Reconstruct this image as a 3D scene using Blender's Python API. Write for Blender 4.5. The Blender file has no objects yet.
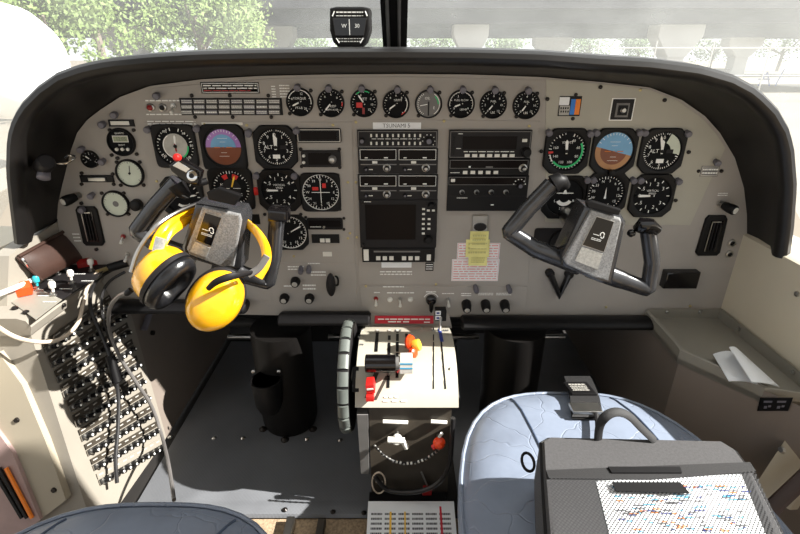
import bpy, math, random
from mathutils import Vector, Matrix
random.seed(7)
C = bpy.context.scene.collection
S = bpy.context.scene
PI = math.pi
# ---------------------------------------------------------------- camera
TILT = math.radians(24); FPX = 482.0; CAMZ = 0.84
cd = bpy.data.cameras.new('camera'); cam = bpy.data.objects.new('camera', cd); C.objects.link(cam)
cd.sensor_width = 36; cd.lens = FPX / 800 * 36; cd.clip_start = 0.02; cd.clip_end = 500
cam.location = (0, 0, CAMZ); cam.rotation_euler = (PI / 2 - TILT, 0, 0)
S.camera = cam
# ---------------------------------------------------------------- world, sun, exposure
w = bpy.data.worlds.new('sky'); S.world = w; w.use_nodes = True
bg = w.node_tree.nodes['Background']
WORLD = 1.05
bg.inputs[0].default_value = (0.95, 0.98, 1.0, 1); bg.inputs[1].default_value = WORLD
SUN = 16.0
SUNDIR = Vector((1.0, -0.14, 0.80)).normalized()
sd = bpy.data.lights.new('sun', 'SUN'); so = bpy.data.objects.new('sun', sd); C.objects.link(so)
sd.energy = SUN; sd.angle = math.radians(0.6); sd.color = (1, 0.97, 0.91)
so.rotation_euler = SUNDIR.to_track_quat('Z', 'Y').to_euler(); so.location = (6, 0, 6)
S.view_settings.view_transform = 'Standard'; S.view_settings.look = 'None'
S.view_settings.gamma = 1; S.view_settings.use_curve_mapping = False
S.view_settings.exposure = 0.1
# ---------------------------------------------------------------- measuring: photo point -> point on a real plane
ct, st = math.cos(TILT), math.sin(TILT)
def ray(px, py):
    X = (px - 400) / FPX; U = (267 - py) / FPX
    return Vector((X, ct + U * st, -st + U * ct))
CP = Vector((0, 0, CAMZ))
PY = 0.94
def onY(px, py, Y=PY): r = ray(px, py); return CP + r * (Y / r.y)
def onZ(px, py, Z): r = ray(px, py); return CP + r * ((Z - CAMZ) / r.z)
def onX(px, py, X): r = ray(px, py); return CP + r * (X / r.x)
def onP(px, py, p0, n): r = ray(px, py); return CP + r * ((Vector(p0) - CP).dot(n) / r.dot(n))
# ---------------------------------------------------------------- materials
def lin(c):
    return tuple(((v / 255) / 12.92 if v / 255 <= 0.04045 else ((v / 255 + 0.055) / 1.055) ** 2.4) for v in c)
def mat(name, rgb, rough=0.5, metal=0.0, var=0.08, scale=40, bump=0.0, bscale=300, coat=0.0, emit=0.0, spec=0.5):
    m = bpy.data.materials.new(name); m.use_nodes = True
    nt = m.node_tree; b = nt.nodes['Principled BSDF']
    c = lin(rgb)
    tc = nt.nodes.new('ShaderNodeTexCoord'); nz = nt.nodes.new('ShaderNodeTexNoise')
    nz.inputs['Scale'].default_value = scale; nz.inputs['Detail'].default_value = 4
    nt.links.new(tc.outputs['Object'], nz.inputs['Vector'])
    rp = nt.nodes.new('ShaderNodeValToRGB')
    rp.color_ramp.elements[0].position = 0.3; rp.color_ramp.elements[1].position = 0.7
    rp.color_ramp.elements[0].color = (*[v * (1 - var) for v in c], 1)
    rp.color_ramp.elements[1].color = (*[min(1, v * (1 + var)) for v in c], 1)
    nt.links.new(nz.outputs['Fac'], rp.inputs[0]); nt.links.new(rp.outputs[0], b.inputs['Base Color'])
    b.inputs['Roughness'].default_value = rough; b.inputs['Metallic'].default_value = metal
    b.inputs['Specular IOR Level'].default_value = spec
    b.inputs['Coat Weight'].default_value = coat
    if emit:
        b.inputs['Emission Color'].default_value = (*c, 1); b.inputs['Emission Strength'].default_value = emit
    if bump:
        n2 = nt.nodes.new('ShaderNodeTexNoise'); n2.inputs['Scale'].default_value = bscale
        nt.links.new(tc.outputs['Object'], n2.inputs['Vector'])
        bp = nt.nodes.new('ShaderNodeBump'); bp.inputs['Strength'].default_value = bump; bp.inputs['Distance'].default_value = 0.001
        nt.links.new(n2.outputs['Fac'], bp.inputs['Height']); nt.links.new(bp.outputs[0], b.inputs['Normal'])
    return m
M = dict(
    panel=mat('panel_grey_paint', (160, 154, 147), 0.55, var=0.04, scale=12, bump=0.15, bscale=900),
    panelr=mat('panel_sage_grey_paint', (170, 166, 153), 0.55, var=0.04, scale=12, bump=0.15, bscale=900),
    hood=mat('black_padded_vinyl', (20, 18, 17), 0.36, var=0.15, bump=0.08, bscale=1200, spec=0.5),
    blk=mat('black_plastic', (14, 13, 14), 0.5, var=0.1, spec=0.25),
    blk2=mat('charcoal_plastic', (30, 28, 29), 0.55, var=0.1, bump=0.1, bscale=900, spec=0.25),
    face=mat('dial_black', (13, 14, 16), 0.7, var=0.1, spec=0.15),
    gloss=mat('glossy_black', (14, 12, 13), 0.12, var=0.05),
    white=mat('white_print', (240, 240, 236), 0.6, var=0.03),
    wplastic=mat('white_plastic', (222, 220, 212), 0.4, var=0.03),
    steel=mat('brushed_steel', (178, 176, 172), 0.3, metal=1.0, var=0.1),
    chrome=mat('polished_chrome', (215, 215, 215), 0.12, metal=1.0),
    screw=mat('dark_screw', (38, 34, 32), 0.35, metal=0.6),
    brass=mat('brass_screw', (190, 175, 130), 0.35, metal=0.9),
    post=mat('post_light_grey', (104, 102, 110), 0.45, var=0.1),
    red=mat('red_plastic', (205, 32, 28), 0.4),
    redd=mat('dark_red_plastic', (140, 22, 20), 0.35),
    redp=mat('red_placard', (200, 28, 50), 0.5),
    orange=mat('orange_plastic', (238, 70, 20), 0.35),
    oran=mat('orange_print', (238, 130, 30), 0.5),
    yel=mat('yellow_knob', (245, 195, 60), 0.4),
    blue=mat('blue_print', (40, 120, 205), 0.5),
    dblue=mat('deep_blue_print', (30, 50, 130), 0.5),
    lblue=mat('light_blue_print', (80, 180, 225), 0.5),
    cyan=mat('cyan_plastic', (40, 165, 180), 0.4),
    green=mat('green_print', (30, 190, 110), 0.5),
    ahsky=mat('horizon_sky_blue', (110, 165, 205), 0.3),
    ahpur=mat('horizon_sky_violet', (165, 120, 190), 0.3),
    ahbrn=mat('horizon_ground_brown', (120, 62, 34), 0.3),
    ahtan=mat('horizon_ground_tan', (175, 125, 80), 0.3),
    silver=mat('silver_dial', (175, 172, 165), 0.45, var=0.15, scale=90),
    pale=mat('pale_dial', (198, 205, 188), 0.4, var=0.06),
    lcd=mat('lcd_grey_green', (150, 158, 128), 0.3),
    screen=mat('dark_screen', (12, 6, 6), 0.3, var=0.1, spec=0.12),
    note=mat('yellow_sticky_note', (232, 226, 150), 0.7),
    pap=mat('white_paper', (236, 238, 240), 0.7, var=0.02),
    inkr=mat('red_ink', (190, 70, 75), 0.7), ink=mat('grey_ink', (95, 95, 98), 0.7),
    cream=mat('cream_wall_paint', (205, 196, 176), 0.5, var=0.05, scale=5),
    beige=mat('beige_trim_panel', (160, 151, 134), 0.55, var=0.05, scale=5),
    cons=mat('console_grey_beige', (140, 134, 124), 0.5, var=0.05, scale=8),
    taupe=mat('taupe_side_panel', (124, 114, 106), 0.5, var=0.06, scale=8, bump=0.1),
    shelfm=mat('olive_grey_shelf', (138, 134, 124), 0.45, var=0.06, scale=8),
    pink=mat('pinkish_door_lining', (160, 136, 132), 0.6),
    rib=mat('pale_green_grey_rib', (96, 101, 97), 0.4, var=0.1), silverp=mat('silver_worn_plate', (186, 186, 182), 0.35, metal=.5, var=0.2, scale=300, bump=.4, bscale=600),
    dark=mat('dark_underpanel', (22, 20, 19), 0.7),
    firew=mat('firewall_dark', (30, 27, 25), 0.8),
    boot=mat('black_column_boot', (18, 16, 15), 0.5, var=0.1, bump=0.2, spec=0.25),
    quad=mat('quadrant_cream_paint', (178, 173, 158), 0.35, var=0.05, scale=20),
    quadd=mat('pedestal_dark_bronze', (60, 54, 46), 0.5, var=0.15),
    greyp=mat('grey_cover_plate', (110, 108, 106), 0.5),
    yfoam=mat('yellow_shell', (248, 180, 22), 0.22, var=0.03, coat=0.6),
    seal=mat('black_ear_seal', (22, 22, 24), 0.3, var=0.3, scale=80, bump=0.6, bscale=150),
    cabB=mat('black_cable', (30, 29, 30), 0.4), cabW=mat('white_cable', (205, 190, 172), 0.4), cabG=mat('grey_cable', (105, 102, 100), 0.35),
    brown=mat('brown_leather', (56, 37, 30), 0.5, var=0.15, scale=30, bump=0.3, bscale=400),
    nylon=mat('black_nylon', (62, 61, 62), 0.8, var=0.15, scale=300, bump=0.5, bscale=1500),
    web=mat('black_webbing', (20, 19, 20), 0.7, var=0.2, scale=400, bump=0.5, bscale=1200),
    carpet=mat('tan_carpet', (150, 130, 105), 0.95, var=0.3, scale=200, bump=1, bscale=900),
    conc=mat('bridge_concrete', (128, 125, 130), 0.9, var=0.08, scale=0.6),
    concl=mat('concrete_painted_sunlit', (186, 186, 184), 0.9, var=0.06, scale=0.6), inkp=mat('faded_red_ink', (222, 158, 156), 0.7), inko=mat('pencil_on_note', (196, 190, 128), 0.7),  # pier sunlight is put into the colour, a lighter copy of the concrete
    concd=mat('concrete_painted_shaded', (46, 44, 56), 0.9, var=0.1, scale=0.5),  # shade of the decks is put into the colour, a darker copy
    apron=mat('sunlit_apron', (118, 110, 98), 0.9, var=0.12, scale=0.3),
    leafA=mat('pale_green_leaves', (104, 124, 66), 0.7, var=0.35, scale=1.2),
    leafB=mat('olive_leaves', (92, 112, 70), 0.7, var=0.35, scale=1.2),
    bark=mat('bark', (110, 100, 90), 0.9),
    wpaint=mat('white_aircraft_paint', (240, 242, 242), 0.3, var=0.01),
    bluep=mat('blue_tarp', (60, 90, 190), 0.6),
    fence=mat('galvanised_fence', (175, 175, 172), 0.6),
)
def leather(name, rgb):
    m = mat(name, rgb, 0.36, var=0.12, scale=14)
    nt = m.node_tree; b = nt.nodes['Principled BSDF']
    tc = [n for n in nt.nodes if n.type == 'TEX_COORD'][0]
    vo = nt.nodes.new('ShaderNodeTexVoronoi'); vo.feature = 'DISTANCE_TO_EDGE'; vo.inputs['Scale'].default_value = 17
    nz = nt.nodes.new('ShaderNodeTexNoise'); nz.inputs['Scale'].default_value = 12
    mx = nt.nodes.new('ShaderNodeMixRGB'); mx.inputs[0].default_value = 0.09
    nt.links.new(tc.outputs['Object'], nz.inputs['Vector'])
    nt.links.new(tc.outputs['Object'], mx.inputs[1]); nt.links.new(nz.outputs['Color'], mx.inputs[2])
    nt.links.new(mx.outputs[0], vo.inputs['Vector'])
    rp = nt.nodes.new('ShaderNodeValToRGB'); rp.color_ramp.elements[0].position = 0.0; rp.color_ramp.elements[1].position = 0.022
    nt.links.new(vo.outputs['Distance'], rp.inputs[0])
    bp = nt.nodes.new('ShaderNodeBump'); bp.inputs['Strength'].default_value = 0.55; bp.inputs['Distance'].default_value = 0.0012
    nt.links.new(rp.outputs[0], bp.inputs['Height'])
    n3 = nt.nodes.new('ShaderNodeTexNoise'); n3.inputs['Scale'].default_value = 30; nt.links.new(tc.outputs['Object'], n3.inputs['Vector'])
    b2 = nt.nodes.new('ShaderNodeBump'); b2.inputs['Strength'].default_value = 0.35; b2.inputs['Distance'].default_value = 0.003
    nt.links.new(n3.outputs['Fac'], b2.inputs['Height']); nt.links.new(b2.outputs[0], bp.inputs['Normal'])
    nt.links.new(bp.outputs[0], b.inputs['Normal'])
    return m
M['leather'] = leather('blue_grey_leather', (118, 127, 143))
M['seam'] = mat('leather_seam', (62, 74, 94), 0.6)
def mat_weave(name, rgb, scale, hole):
    """net fabric: threads with open holes"""
    m = bpy.data.materials.new(name); m.use_nodes = True; nt = m.node_tree
    b = nt.nodes['Principled BSDF']; b.inputs['Base Color'].default_value = (*lin(rgb), 1); b.inputs['Roughness'].default_value = 0.6
    out = nt.nodes['Material Output']; tr = nt.nodes.new('ShaderNodeBsdfTransparent'); mx = nt.nodes.new('ShaderNodeMixShader')
    tc = nt.nodes.new('ShaderNodeTexCoord'); vo = nt.nodes.new('ShaderNodeTexVoronoi')
    vo.inputs['Randomness'].default_value = 0.0; vo.inputs['Scale'].default_value = scale; vo.voronoi_dimensions = '2D'
    mp = nt.nodes.new('ShaderNodeMapping'); mp.inputs['Rotation'].default_value = (0, 0, 0.785)
    nt.links.new(tc.outputs['Object'], mp.inputs[0]); nt.links.new(mp.outputs[0], vo.inputs['Vector'])
    gt = nt.nodes.new('ShaderNodeMath'); gt.operation = 'LESS_THAN'; gt.inputs[1].default_value = hole
    nt.links.new(vo.outputs['Distance'], gt.inputs[0]); nt.links.new(gt.outputs[0], mx.inputs[0])
    nt.links.new(b.outputs[0], mx.inputs[1]); nt.links.new(tr.outputs[0], mx.inputs[2]); nt.links.new(mx.outputs[0], out.inputs[0])
    return m
M['net'] = mat_weave('black_net', (40, 40, 42), 300, 0.43)
def mat_glass(name, haze, rgb=(245, 248, 245)):
    m = bpy.data.materials.new(name); m.use_nodes = True; nt = m.node_tree
    for n in list(nt.nodes):
        if n.type == 'BSDF_PRINCIPLED': nt.nodes.remove(n)
    out = nt.nodes['Material Output']; tr = nt.nodes.new('ShaderNodeBsdfTransparent')
    df = nt.nodes.new('ShaderNodeBsdfTranslucent'); df.inputs[0].default_value = (*lin(rgb), 1)
    d2 = nt.nodes.new('ShaderNodeBsdfDiffuse'); d2.inputs[0].default_value = (*lin(rgb), 1)
    ad = nt.nodes.new('ShaderNodeMixShader'); ad.inputs[0].default_value = 0.5
    nt.links.new(df.outputs[0], ad.inputs[1]); nt.links.new(d2.outputs[0], ad.inputs[2])
    tc = nt.nodes.new('ShaderNodeTexCoord'); nz = nt.nodes.new('ShaderNodeTexNoise'); nz.inputs['Scale'].default_value = 9; nz.inputs['Detail'].default_value = 6
    mr = nt.nodes.new('ShaderNodeMapRange'); mr.inputs['To Min'].default_value = haze * 0.6; mr.inputs['To Max'].default_value = haze * 1.4
    nt.links.new(tc.outputs['Object'], nz.inputs['Vector']); nt.links.new(nz.outputs['Fac'], mr.inputs['Value'])
    mx = nt.nodes.new('ShaderNodeMixShader'); nt.links.new(mr.outputs[0], mx.inputs[0])
    nt.links.new(tr.outputs[0], mx.inputs[1]); nt.links.new(ad.outputs[0], mx.inputs[2]); nt.links.new(mx.outputs[0], out.inputs[0])
    return m
M['glass'] = mat_glass('hazy_windshield', 0.24)  # haze painted into the pane as a white translucent veil
def mat_mat(name):
    """dark rubber sheet with a fine dotted weave"""
    m = mat(name, (104, 106, 110), 0.38, var=0.15, scale=6)
    nt = m.node_tree; b = nt.nodes['Principled BSDF']; tc = [n for n in nt.nodes if n.type == 'TEX_COORD'][0]
    vo = nt.nodes.new('ShaderNodeTexVoronoi'); vo.inputs['Randomness'].default_value = 0; vo.inputs['Scale'].default_value = 190
    mp = nt.nodes.new('ShaderNodeMapping'); mp.inputs['Rotation'].default_value = (0, 0, 0.785)
    nt.links.new(tc.outputs['Object'], mp.inputs[0]); nt.links.new(mp.outputs[0], vo.inputs['Vector'])
    bp = nt.nodes.new('ShaderNodeBump'); bp.inputs['Strength'].default_value = 0.5; bp.inputs['Distance'].default_value = 0.001
    n2 = nt.nodes.new('ShaderNodeTexNoise'); n2.inputs['Scale'].default_value = 14; nt.links.new(tc.outputs['Object'], n2.inputs['Vector'])
    b2 = nt.nodes.new('ShaderNodeBump'); b2.inputs['Strength'].default_value = 0.5; b2.inputs['Distance'].default_value = 0.004
    nt.links.new(n2.outputs['Fac'], b2.inputs['Height']); nt.links.new(b2.outputs[0], bp.inputs['Normal'])
    nt.links.new(vo.outputs['Distance'], bp.inputs['Height']); nt.links.new(bp.outputs[0], b.inputs['Normal'])
    return m
M['mat'] = mat_mat('rubber_floor_mat')
M['cast'] = mat('textured_grey_casting', (150, 150, 150), 0.4, metal=0.4, var=0.35, scale=420, bump=0.8, bscale=700)
M['yoke'] = mat('yoke_black_enamel', (58, 58, 60), 0.27, metal=0.35, var=0.15, scale=60, coat=0.4)
# ---------------------------------------------------------------- mesh builder
_txt = {}
def text_geo(s):
    if s not in _txt:
        cu = bpy.data.curves.new('t', 'FONT'); cu.body = s; cu.align_x = 'CENTER'; cu.align_y = 'CENTER'; cu.size = 1; cu.resolution_u = 2
        o = bpy.data.objects.new('t', cu); C.objects.link(o)
        bpy.context.view_layer.update()
        me = bpy.data.meshes.new_from_object(o.evaluated_get(bpy.context.evaluated_depsgraph_get()))
        _txt[s] = ([v.co.copy() for v in me.vertices], [tuple(p.vertices) for p in me.polygons])
        bpy.data.objects.remove(o); bpy.data.curves.remove(cu); bpy.data.meshes.remove(me)
    return _txt[s]
class MB:
    def __init__(s, *mats): s.v = []; s.f = []; s.m = []; s.mats = list(mats); s.T = Matrix.Identity(4)
    def mi(s, m):
        if isinstance(m, str): m = M[m]
        if m not in s.mats: s.mats.append(m)
        return s.mats.index(m)
    def add(s, vs, fs, m):
        b = len(s.v); k = s.mi(m)
        s.v += [s.T @ Vector(v) for v in vs]
        for f in fs: s.f.append(tuple(b + i for i in f)); s.m.append(k)
    def poly(s, pts, m): s.add(pts, [tuple(range(len(pts)))], m)
    def prism(s, pts, z0, z1, m, bev=0.0, mtop=None):
        n = len(pts)
        area = sum(pts[i][0] * pts[(i + 1) % n][1] - pts[(i + 1) % n][0] * pts[i][1] for i in range(n))
        if area < 0: pts = list(reversed(pts))
        rings = [[(x, y, z0) for x, y in pts]]
        if bev:
            ins = []
            for i in range(n):
                a, b, c = Vector(pts[i - 1]), Vector(pts[i]), Vector(pts[(i + 1) % n])
                d1 = (b - a).normalized(); d2 = (c - b).normalized()
                n1 = Vector((-d1.y, d1.x)); n2 = Vector((-d2.y, d2.x)); q = n1 + n2
                q = q / max(0.3, q.dot(n1)) if q.length > 1e-6 else n1
                ins.append(b + q * bev)
            zb = z1 - bev if z1 > z0 else z1 + bev
            rings.append([(x, y, zb) for x, y in pts])
            rings.append([((x + p[0]) / 2 + (p[0] - x) * .2, (y + p[1]) / 2 + (p[1] - y) * .2, z1 - (z1 - zb) * .3) for p, (x, y) in zip(pts, ins)])
            rings.append([(q.x, q.y, z1) for q in ins])
        else: rings.append([(x, y, z1) for x, y in pts])
        vs = [p for r in rings for p in r]; fs = []
        for k in range(len(rings) - 1):
            for i in range(n):
                j = (i + 1) % n; fs.append((k * n + i, k * n + j, (k + 1) * n + j, (k + 1) * n + i))
        fs.append(tuple(reversed(range(n))))
        s.add(vs, fs, m)
        top = [rings[-1][i] for i in range(n)]; s.add(top, [tuple(range(n))], mtop or m)
    def box(s, x0, x1, y0, y1, z0, z1, m, bev=0.0, mtop=None):
        s.prism([(x0, y0), (x1, y0), (x1, y1), (x0, y1)], z0, z1, m, bev, mtop)
    def rbox(s, x0, x1, y0, y1, z0, z1, r, m, bev=0.0, mtop=None):
        pts = []
        for cx, cy, a in ((x1 - r, y0 + r, -90), (x1 - r, y1 - r, 0), (x0 + r, y1 - r, 90), (x0 + r, y0 + r, 180)):
            for k in range(5): t = math.radians(a + 22.5 * k); pts.append((cx + r * math.cos(t), cy + r * math.sin(t)))
        s.prism(pts, z0, z1, m, bev, mtop)
    def lathe(s, prof, m, n=20, c=(0, 0, 0), ax=(0, 0, 1), sx=1.0, sy=1.0, rot=0):
        ax = Vector(ax).normalized(); q = ax.to_track_quat('Z', 'Y').to_matrix(); c = Vector(c)
        vs = []; fs = []
        for r, z in prof:
            for i in range(n):
                t = 2 * PI * i / n + rot; vs.append(c + q @ Vector((r * math.cos(t) * sx, r * math.sin(t) * sy, z)))
        for k in range(len(prof) - 1):
            for i in range(n):
                j = (i + 1) % n; fs.append((k * n + i, k * n + j, (k + 1) * n + j, (k + 1) * n + i))
        if prof[0][0] > 1e-5: fs.append(tuple(reversed(range(n))))
        if prof[-1][0] > 1e-5: fs.append(tuple((len(prof) - 1) * n + i for i in range(n)))
        s.add(vs, fs, m)
    def loft(s, rings, m, closed=True, caps=True):
        n = len(rings[0]); vs = [p for r in rings for p in r]; fs = []
        for k in range(len(rings) - 1):
            for i in range(n if closed else n - 1):
                j = (i + 1) % n; fs.append((k * n + i, k * n + j, (k + 1) * n + j, (k + 1) * n + i))
        if caps and closed:
            fs.append(tuple(reversed(range(n)))); fs.append(tuple((len(rings) - 1) * n + i for i in range(n)))
        s.add(vs, fs, m)
    def tube(s, path, r, m, n=8, smooth=0, flat=1.0, up=None, closed=False):
        pts = [Vector(p) for p in path]; rs = list(r) if isinstance(r, (list, tuple)) else [r] * len(pts)
        for _ in range(smooth):     # corner cutting keeps the ends
            np_, nr = [pts[0]], [rs[0]]
            for i in range(len(pts) - 1):
                a, b = pts[i], pts[i + 1]
                np_ += [a * .75 + b * .25, a * .25 + b * .75]; nr += [rs[i] * .75 + rs[i + 1] * .25, rs[i] * .25 + rs[i + 1] * .75]
            np_.append(pts[-1]); nr.append(rs[-1]); pts, rs = np_, nr
        rings = []; prev = None
        for i, p in enumerate(pts):
            if closed: d = pts[(i + 1) % len(pts)] - pts[i - 1]
            else: d = pts[min(i + 1, len(pts) - 1)] - pts[max(i - 1, 0)]
            d.normalize()
            u = Vector(up) if up is not None else (prev if prev is not None else (Vector((0, 0, 1)) if abs(d.z) < .9 else Vector((1, 0, 0))))
            a = (u - d * u.dot(d))
            if a.length < 1e-5: a = d.orthogonal()
            a.normalize(); b = d.cross(a); prev = a
            rings.append([p + (a * math.cos(2 * PI * k / n) * flat + b * math.sin(2 * PI * k / n)) * rs[i] for k in range(n)])
        if closed: rings.append(rings[0]); s.loft(rings, m, caps=False)
        else: s.loft(rings, m)
    def arc(s, r0, r1, a0, a1, z, m, c=(0, 0), n=None):
        n = n or max(2, int(abs(a1 - a0) / 8) + 1); vs = []; fs = []
        for i in range(n + 1):
            t = math.radians(90 - (a0 + (a1 - a0) * i / n))    # clock angles: 0 up, clockwise
            vs += [(c[0] + r0 * math.cos(t), c[1] + r0 * math.sin(t), z), (c[0] + r1 * math.cos(t), c[1] + r1 * math.sin(t), z)]
        for i in range(n): fs.append((2 * i, 2 * i + 1, 2 * i + 3, 2 * i + 2) if a1 < a0 else (2 * i, 2 * i + 2, 2 * i + 3, 2 * i + 1)[::-1])
        s.add(vs, fs, m)
    def disc(s, r, z, m, c=(0, 0), n=28):
        s.add([(c[0] + r * math.cos(2 * PI * i / n), c[1] + r * math.sin(2 * PI * i / n), z) for i in range(n)], [tuple(range(n))], m)
    def text(s, t, x, y, z, size, m, rot=0.0):
        vs, fs = text_geo(t); R = Matrix.Rotation(rot, 3, 'Z')
        s.add([R @ (v * size) + Vector((x, y, z)) for v in vs], fs, m)
    def lines(s, x0, x1, y0, y1, z, m, rows, seed=1, gap=0.3):
        """printed lines too small to read"""
        rr = random.Random(seed); h = (y1 - y0) / rows
        for k in range(rows):
            y = y1 - (k + .5) * h; x = x0
            while x < x1:
                L = min((x1 - x0) * rr.uniform(.06, .2), x1 - x)
                s.add([(x, y - h * .22, z), (x + L, y - h * .22, z), (x + L, y + h * .22, z), (x, y + h * .22, z)], [(0, 1, 2, 3)], m)
                x += L + (x1 - x0) * .025
    def build(s, name, parent=None, smooth=True, ang=38):
        me = bpy.data.meshes.new(name); me.from_pydata([tuple(v) for v in s.v], [], s.f)
        for m in s.mats: me.materials.append(m)
        me.polygons.foreach_set('material_index', s.m)
        me.update()
        if smooth:
            me.polygons.foreach_set('use_smooth', [True] * len(s.f)); me.set_sharp_from_angle(angle=math.radians(ang))
        o = bpy.data.objects.new(name, me); C.objects.link(o)
        if parent: o.parent = parent
        return o
def tag(o, label, cat, group=None, kind=None):
    if label: o['label'] = label
    if cat: o['category'] = cat
    if group: o['group'] = group
    if kind: o['kind'] = kind
    return o
def empty(name, loc, label, cat, group=None, rot=(0, 0, 0)):
    o = bpy.data.objects.new(name, None); C.objects.link(o); o.empty_display_size = 0.02
    o.location = loc; o.rotation_euler = rot
    return tag(o, label, cat, group)
def struct(mb, name, **k):
    o = mb.build(name, **k); o['kind'] = 'structure'; return o
PR = (PI / 2, 0, 0)      # frame of things mounted on the upright panel: local x right, y up, z towards the seats
def pthing(name, px, py, label, cat, group=None, lift=0.0):
    p = onY(px, py); p.y -= lift
    return empty(name, p, label, cat, group, PR)
def psz(px, py, dx, dy):
    a = onY(px, py); b = onY(px + dx, py); c = onY(px, py + dy); return abs(b.x - a.x), abs(c.z - a.z)
def rel(o, px, py):
    p = onY(px, py); return (p.x - o.location.x, p.z - o.location.z)
def relr(o, x0, y0, x1, y1):
    """pixel rectangle to local x0,x1,y0,y1 on the panel, taken at its middle lines"""
    cy, cx = (y0 + y1) / 2, (x0 + x1) / 2
    return rel(o, x0, cy)[0], rel(o, x1, cy)[0], rel(o, cx, y1)[1], rel(o, cx, y0)[1]
# ================================================================= STRUCTURE
# ground, cabin floor, walls, firewall, ceiling
g = MB(); g.box(-120, 120, -60, 150, -1.35, -1.3, 'apron'); struct(g, 'ground')
# outline of the instrument panel (photo points on the plane of the panel)
OUT = [(57, 218), (58, 204), (62, 186), (66, 170), (71, 150), (77, 133), (87, 120), (100, 110), (120, 97), (150, 86), (200, 79.5), (260, 76), (330, 74.5), (400, 74), (470, 74.5),
       (540, 77), (600, 82), (650, 87.5), (682, 100), (705, 116), (720, 133), (735, 158), (744, 188), (747, 215), (747, 234)]
fl = MB()
fl.box(-0.62, 0.66, 0.67, 1.42, -0.03, -0.004, 'firew'); fl.box(-0.9, 0.9, -1.2, 0.67, -0.03, -0.004, 'carpet')
struct(fl, 'floor')
fw = MB(); fw.box(-0.9, 0.9, 1.42, 1.44, -0.1, 0.80, 'firew'); struct(fw, 'wall_front')
# right sidewall below the window
wr = MB()
wr.T = Matrix.Identity(4)
wr.loft([[Vector((0.712, y, 0.30)), Vector((0.712, y, 0.494)), Vector((0.735, y, 0.505)), Vector((0.80, y, 0.50)), Vector((0.80, y, 0.30))] for y in (0.30, 0.94)], 'cream')
for px, py in ((797, 294),):
    p = onX(px, py, 0.711); wr.lathe([(0.005, 0), (0.005, 0.003), (0.002, 0.004)], 'steel', 10, (0.712, p.y, p.z), (-1, 0, 0))
struct(wr, 'wall_right')
# right side of the footwell and the strip behind
fr = MB()
SA, SB, SC = onZ(647, 312, .317), onZ(680, 350, .317), onZ(765, 388, .317)
pts = [(0.545, 1.40), (0.545, SB.y + .02), (SB.x + .004, SB.y), (SC.x, SC.y), (0.70, SC.y - .10), (0.75, 0.3)]
ring0 = [Vector((x, y, 0.0)) for x, y in pts]; ring1 = [Vector((x, y, 0.312)) for x, y in pts]
fr.loft([ring0, ring1], 'taupe', closed=False)
struct(fr, 'wall_footwell_right')
# left lower lining
LN = Vector((1, 0, 0.2295)).normalized()      # normal of the leaning breaker face
LP = Vector((-0.647, 0.8, 0.39))
ff = MB()
def lx(z): return -0.647 + (0.39 - z) * 0.2295
ff.loft([[Vector((lx(0), 0.885, 0)), Vector((lx(.385), 1.006, .385)), Vector((lx(.385) - .1, 1.006, .385))], [Vector((lx(0), 1.40, 0)), Vector((lx(.385), 1.40, .385)), Vector((lx(.385) - .1, 1.4, .385))]], 'taupe', closed=False)
struct(ff, 'wall_footwell_left')
# left door frame and lining at the lower left
def slab(mb, pts, n, t, m):
    """polygon given by 3D points, thickened by t along -n"""
    n = Vector(n).normalized(); pts = [Vector(p) for p in pts]; k = len(pts)
    vs = pts + [p - n * t for p in pts]
    fs = [tuple(range(k)), tuple(reversed(range(k, 2 * k)))] + [(i, i + k, (i + 1) % k + k, (i + 1) % k) for i in range(k)]
    mb.add(vs, fs, m)
EN = (Vector((0, -1, 0.33))).normalized(); EP = Vector((-0.65, 0.727, 0.39))
tr = MB()
pl = [(-2, 352), (22, 385), (45, 440), (66, 500), (40, 520), (12, 452), (-30, 400)]
slab(tr, [onP(x, y, EP + Vector((0, -0.012, 0)), EN) for x, y in pl], EN, 0.02, 'beige')
for x, y in ((17, 420), (54, 490)):
    p = onP(x, y, EP + Vector((0, -0.012, 0)), EN); tr.lathe([(0.005, 0), (0.004, 0.003)], 'screw', 10, p, EN)
struct(tr, 'trim_1')
tr = MB()
slab(tr, [onP(x, y, EP + Vector((0, -0.02, 0)), EN) for x, y in [(-40, 380), (12, 452), (40, 520), (20, 534), (-60, 534)]], EN, 0.02, 'pink')
for k in range(3): tr.tube([onP(-8 + k * 7, 468, EP + Vector((0, -.024, 0)), EN), onP(22 + k * 5, 518, EP + Vector((0, -.024, 0)), EN)], 0.0035, ['dark', 'dark', 'oran'][k], 6)
struct(tr, 'wall_left_lining')
# left sill and sidewall beyond the console
wl = MB()
prof = [(-0.775, 0.30), (-0.775, 0.475), (-0.785, 0.49), (-0.93, 0.495), (-0.93, 0.30)]
wl.loft([[Vector((x, y, z)) for x, z in prof] for y in (0.30, 1.0)], 'cream'); struct(wl, 'wall_left')
# right lower cream door post
tr = MB()
slab(tr, [onX(800, 418, .69), onX(815, 470, .69), onX(790, 510, .64), onX(752, 490, .60), onX(775, 455, .63)], (-1, -.3, .3), 0.02, 'beige')
p = onX(782, 450, .634); tr.lathe([(0.006, 0), (0.004, 0.004)], 'steel', 12, p, (-1, -.3, .3))
struct(tr, 'trim_2')
tr = MB()
tr.tube([onX(812, 470, .66), onX(775, 505, .60), onX(752, 530, .56)], 0.012, 'brown', 8, flat=.5)
struct(tr, 'trim_3')
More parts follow.
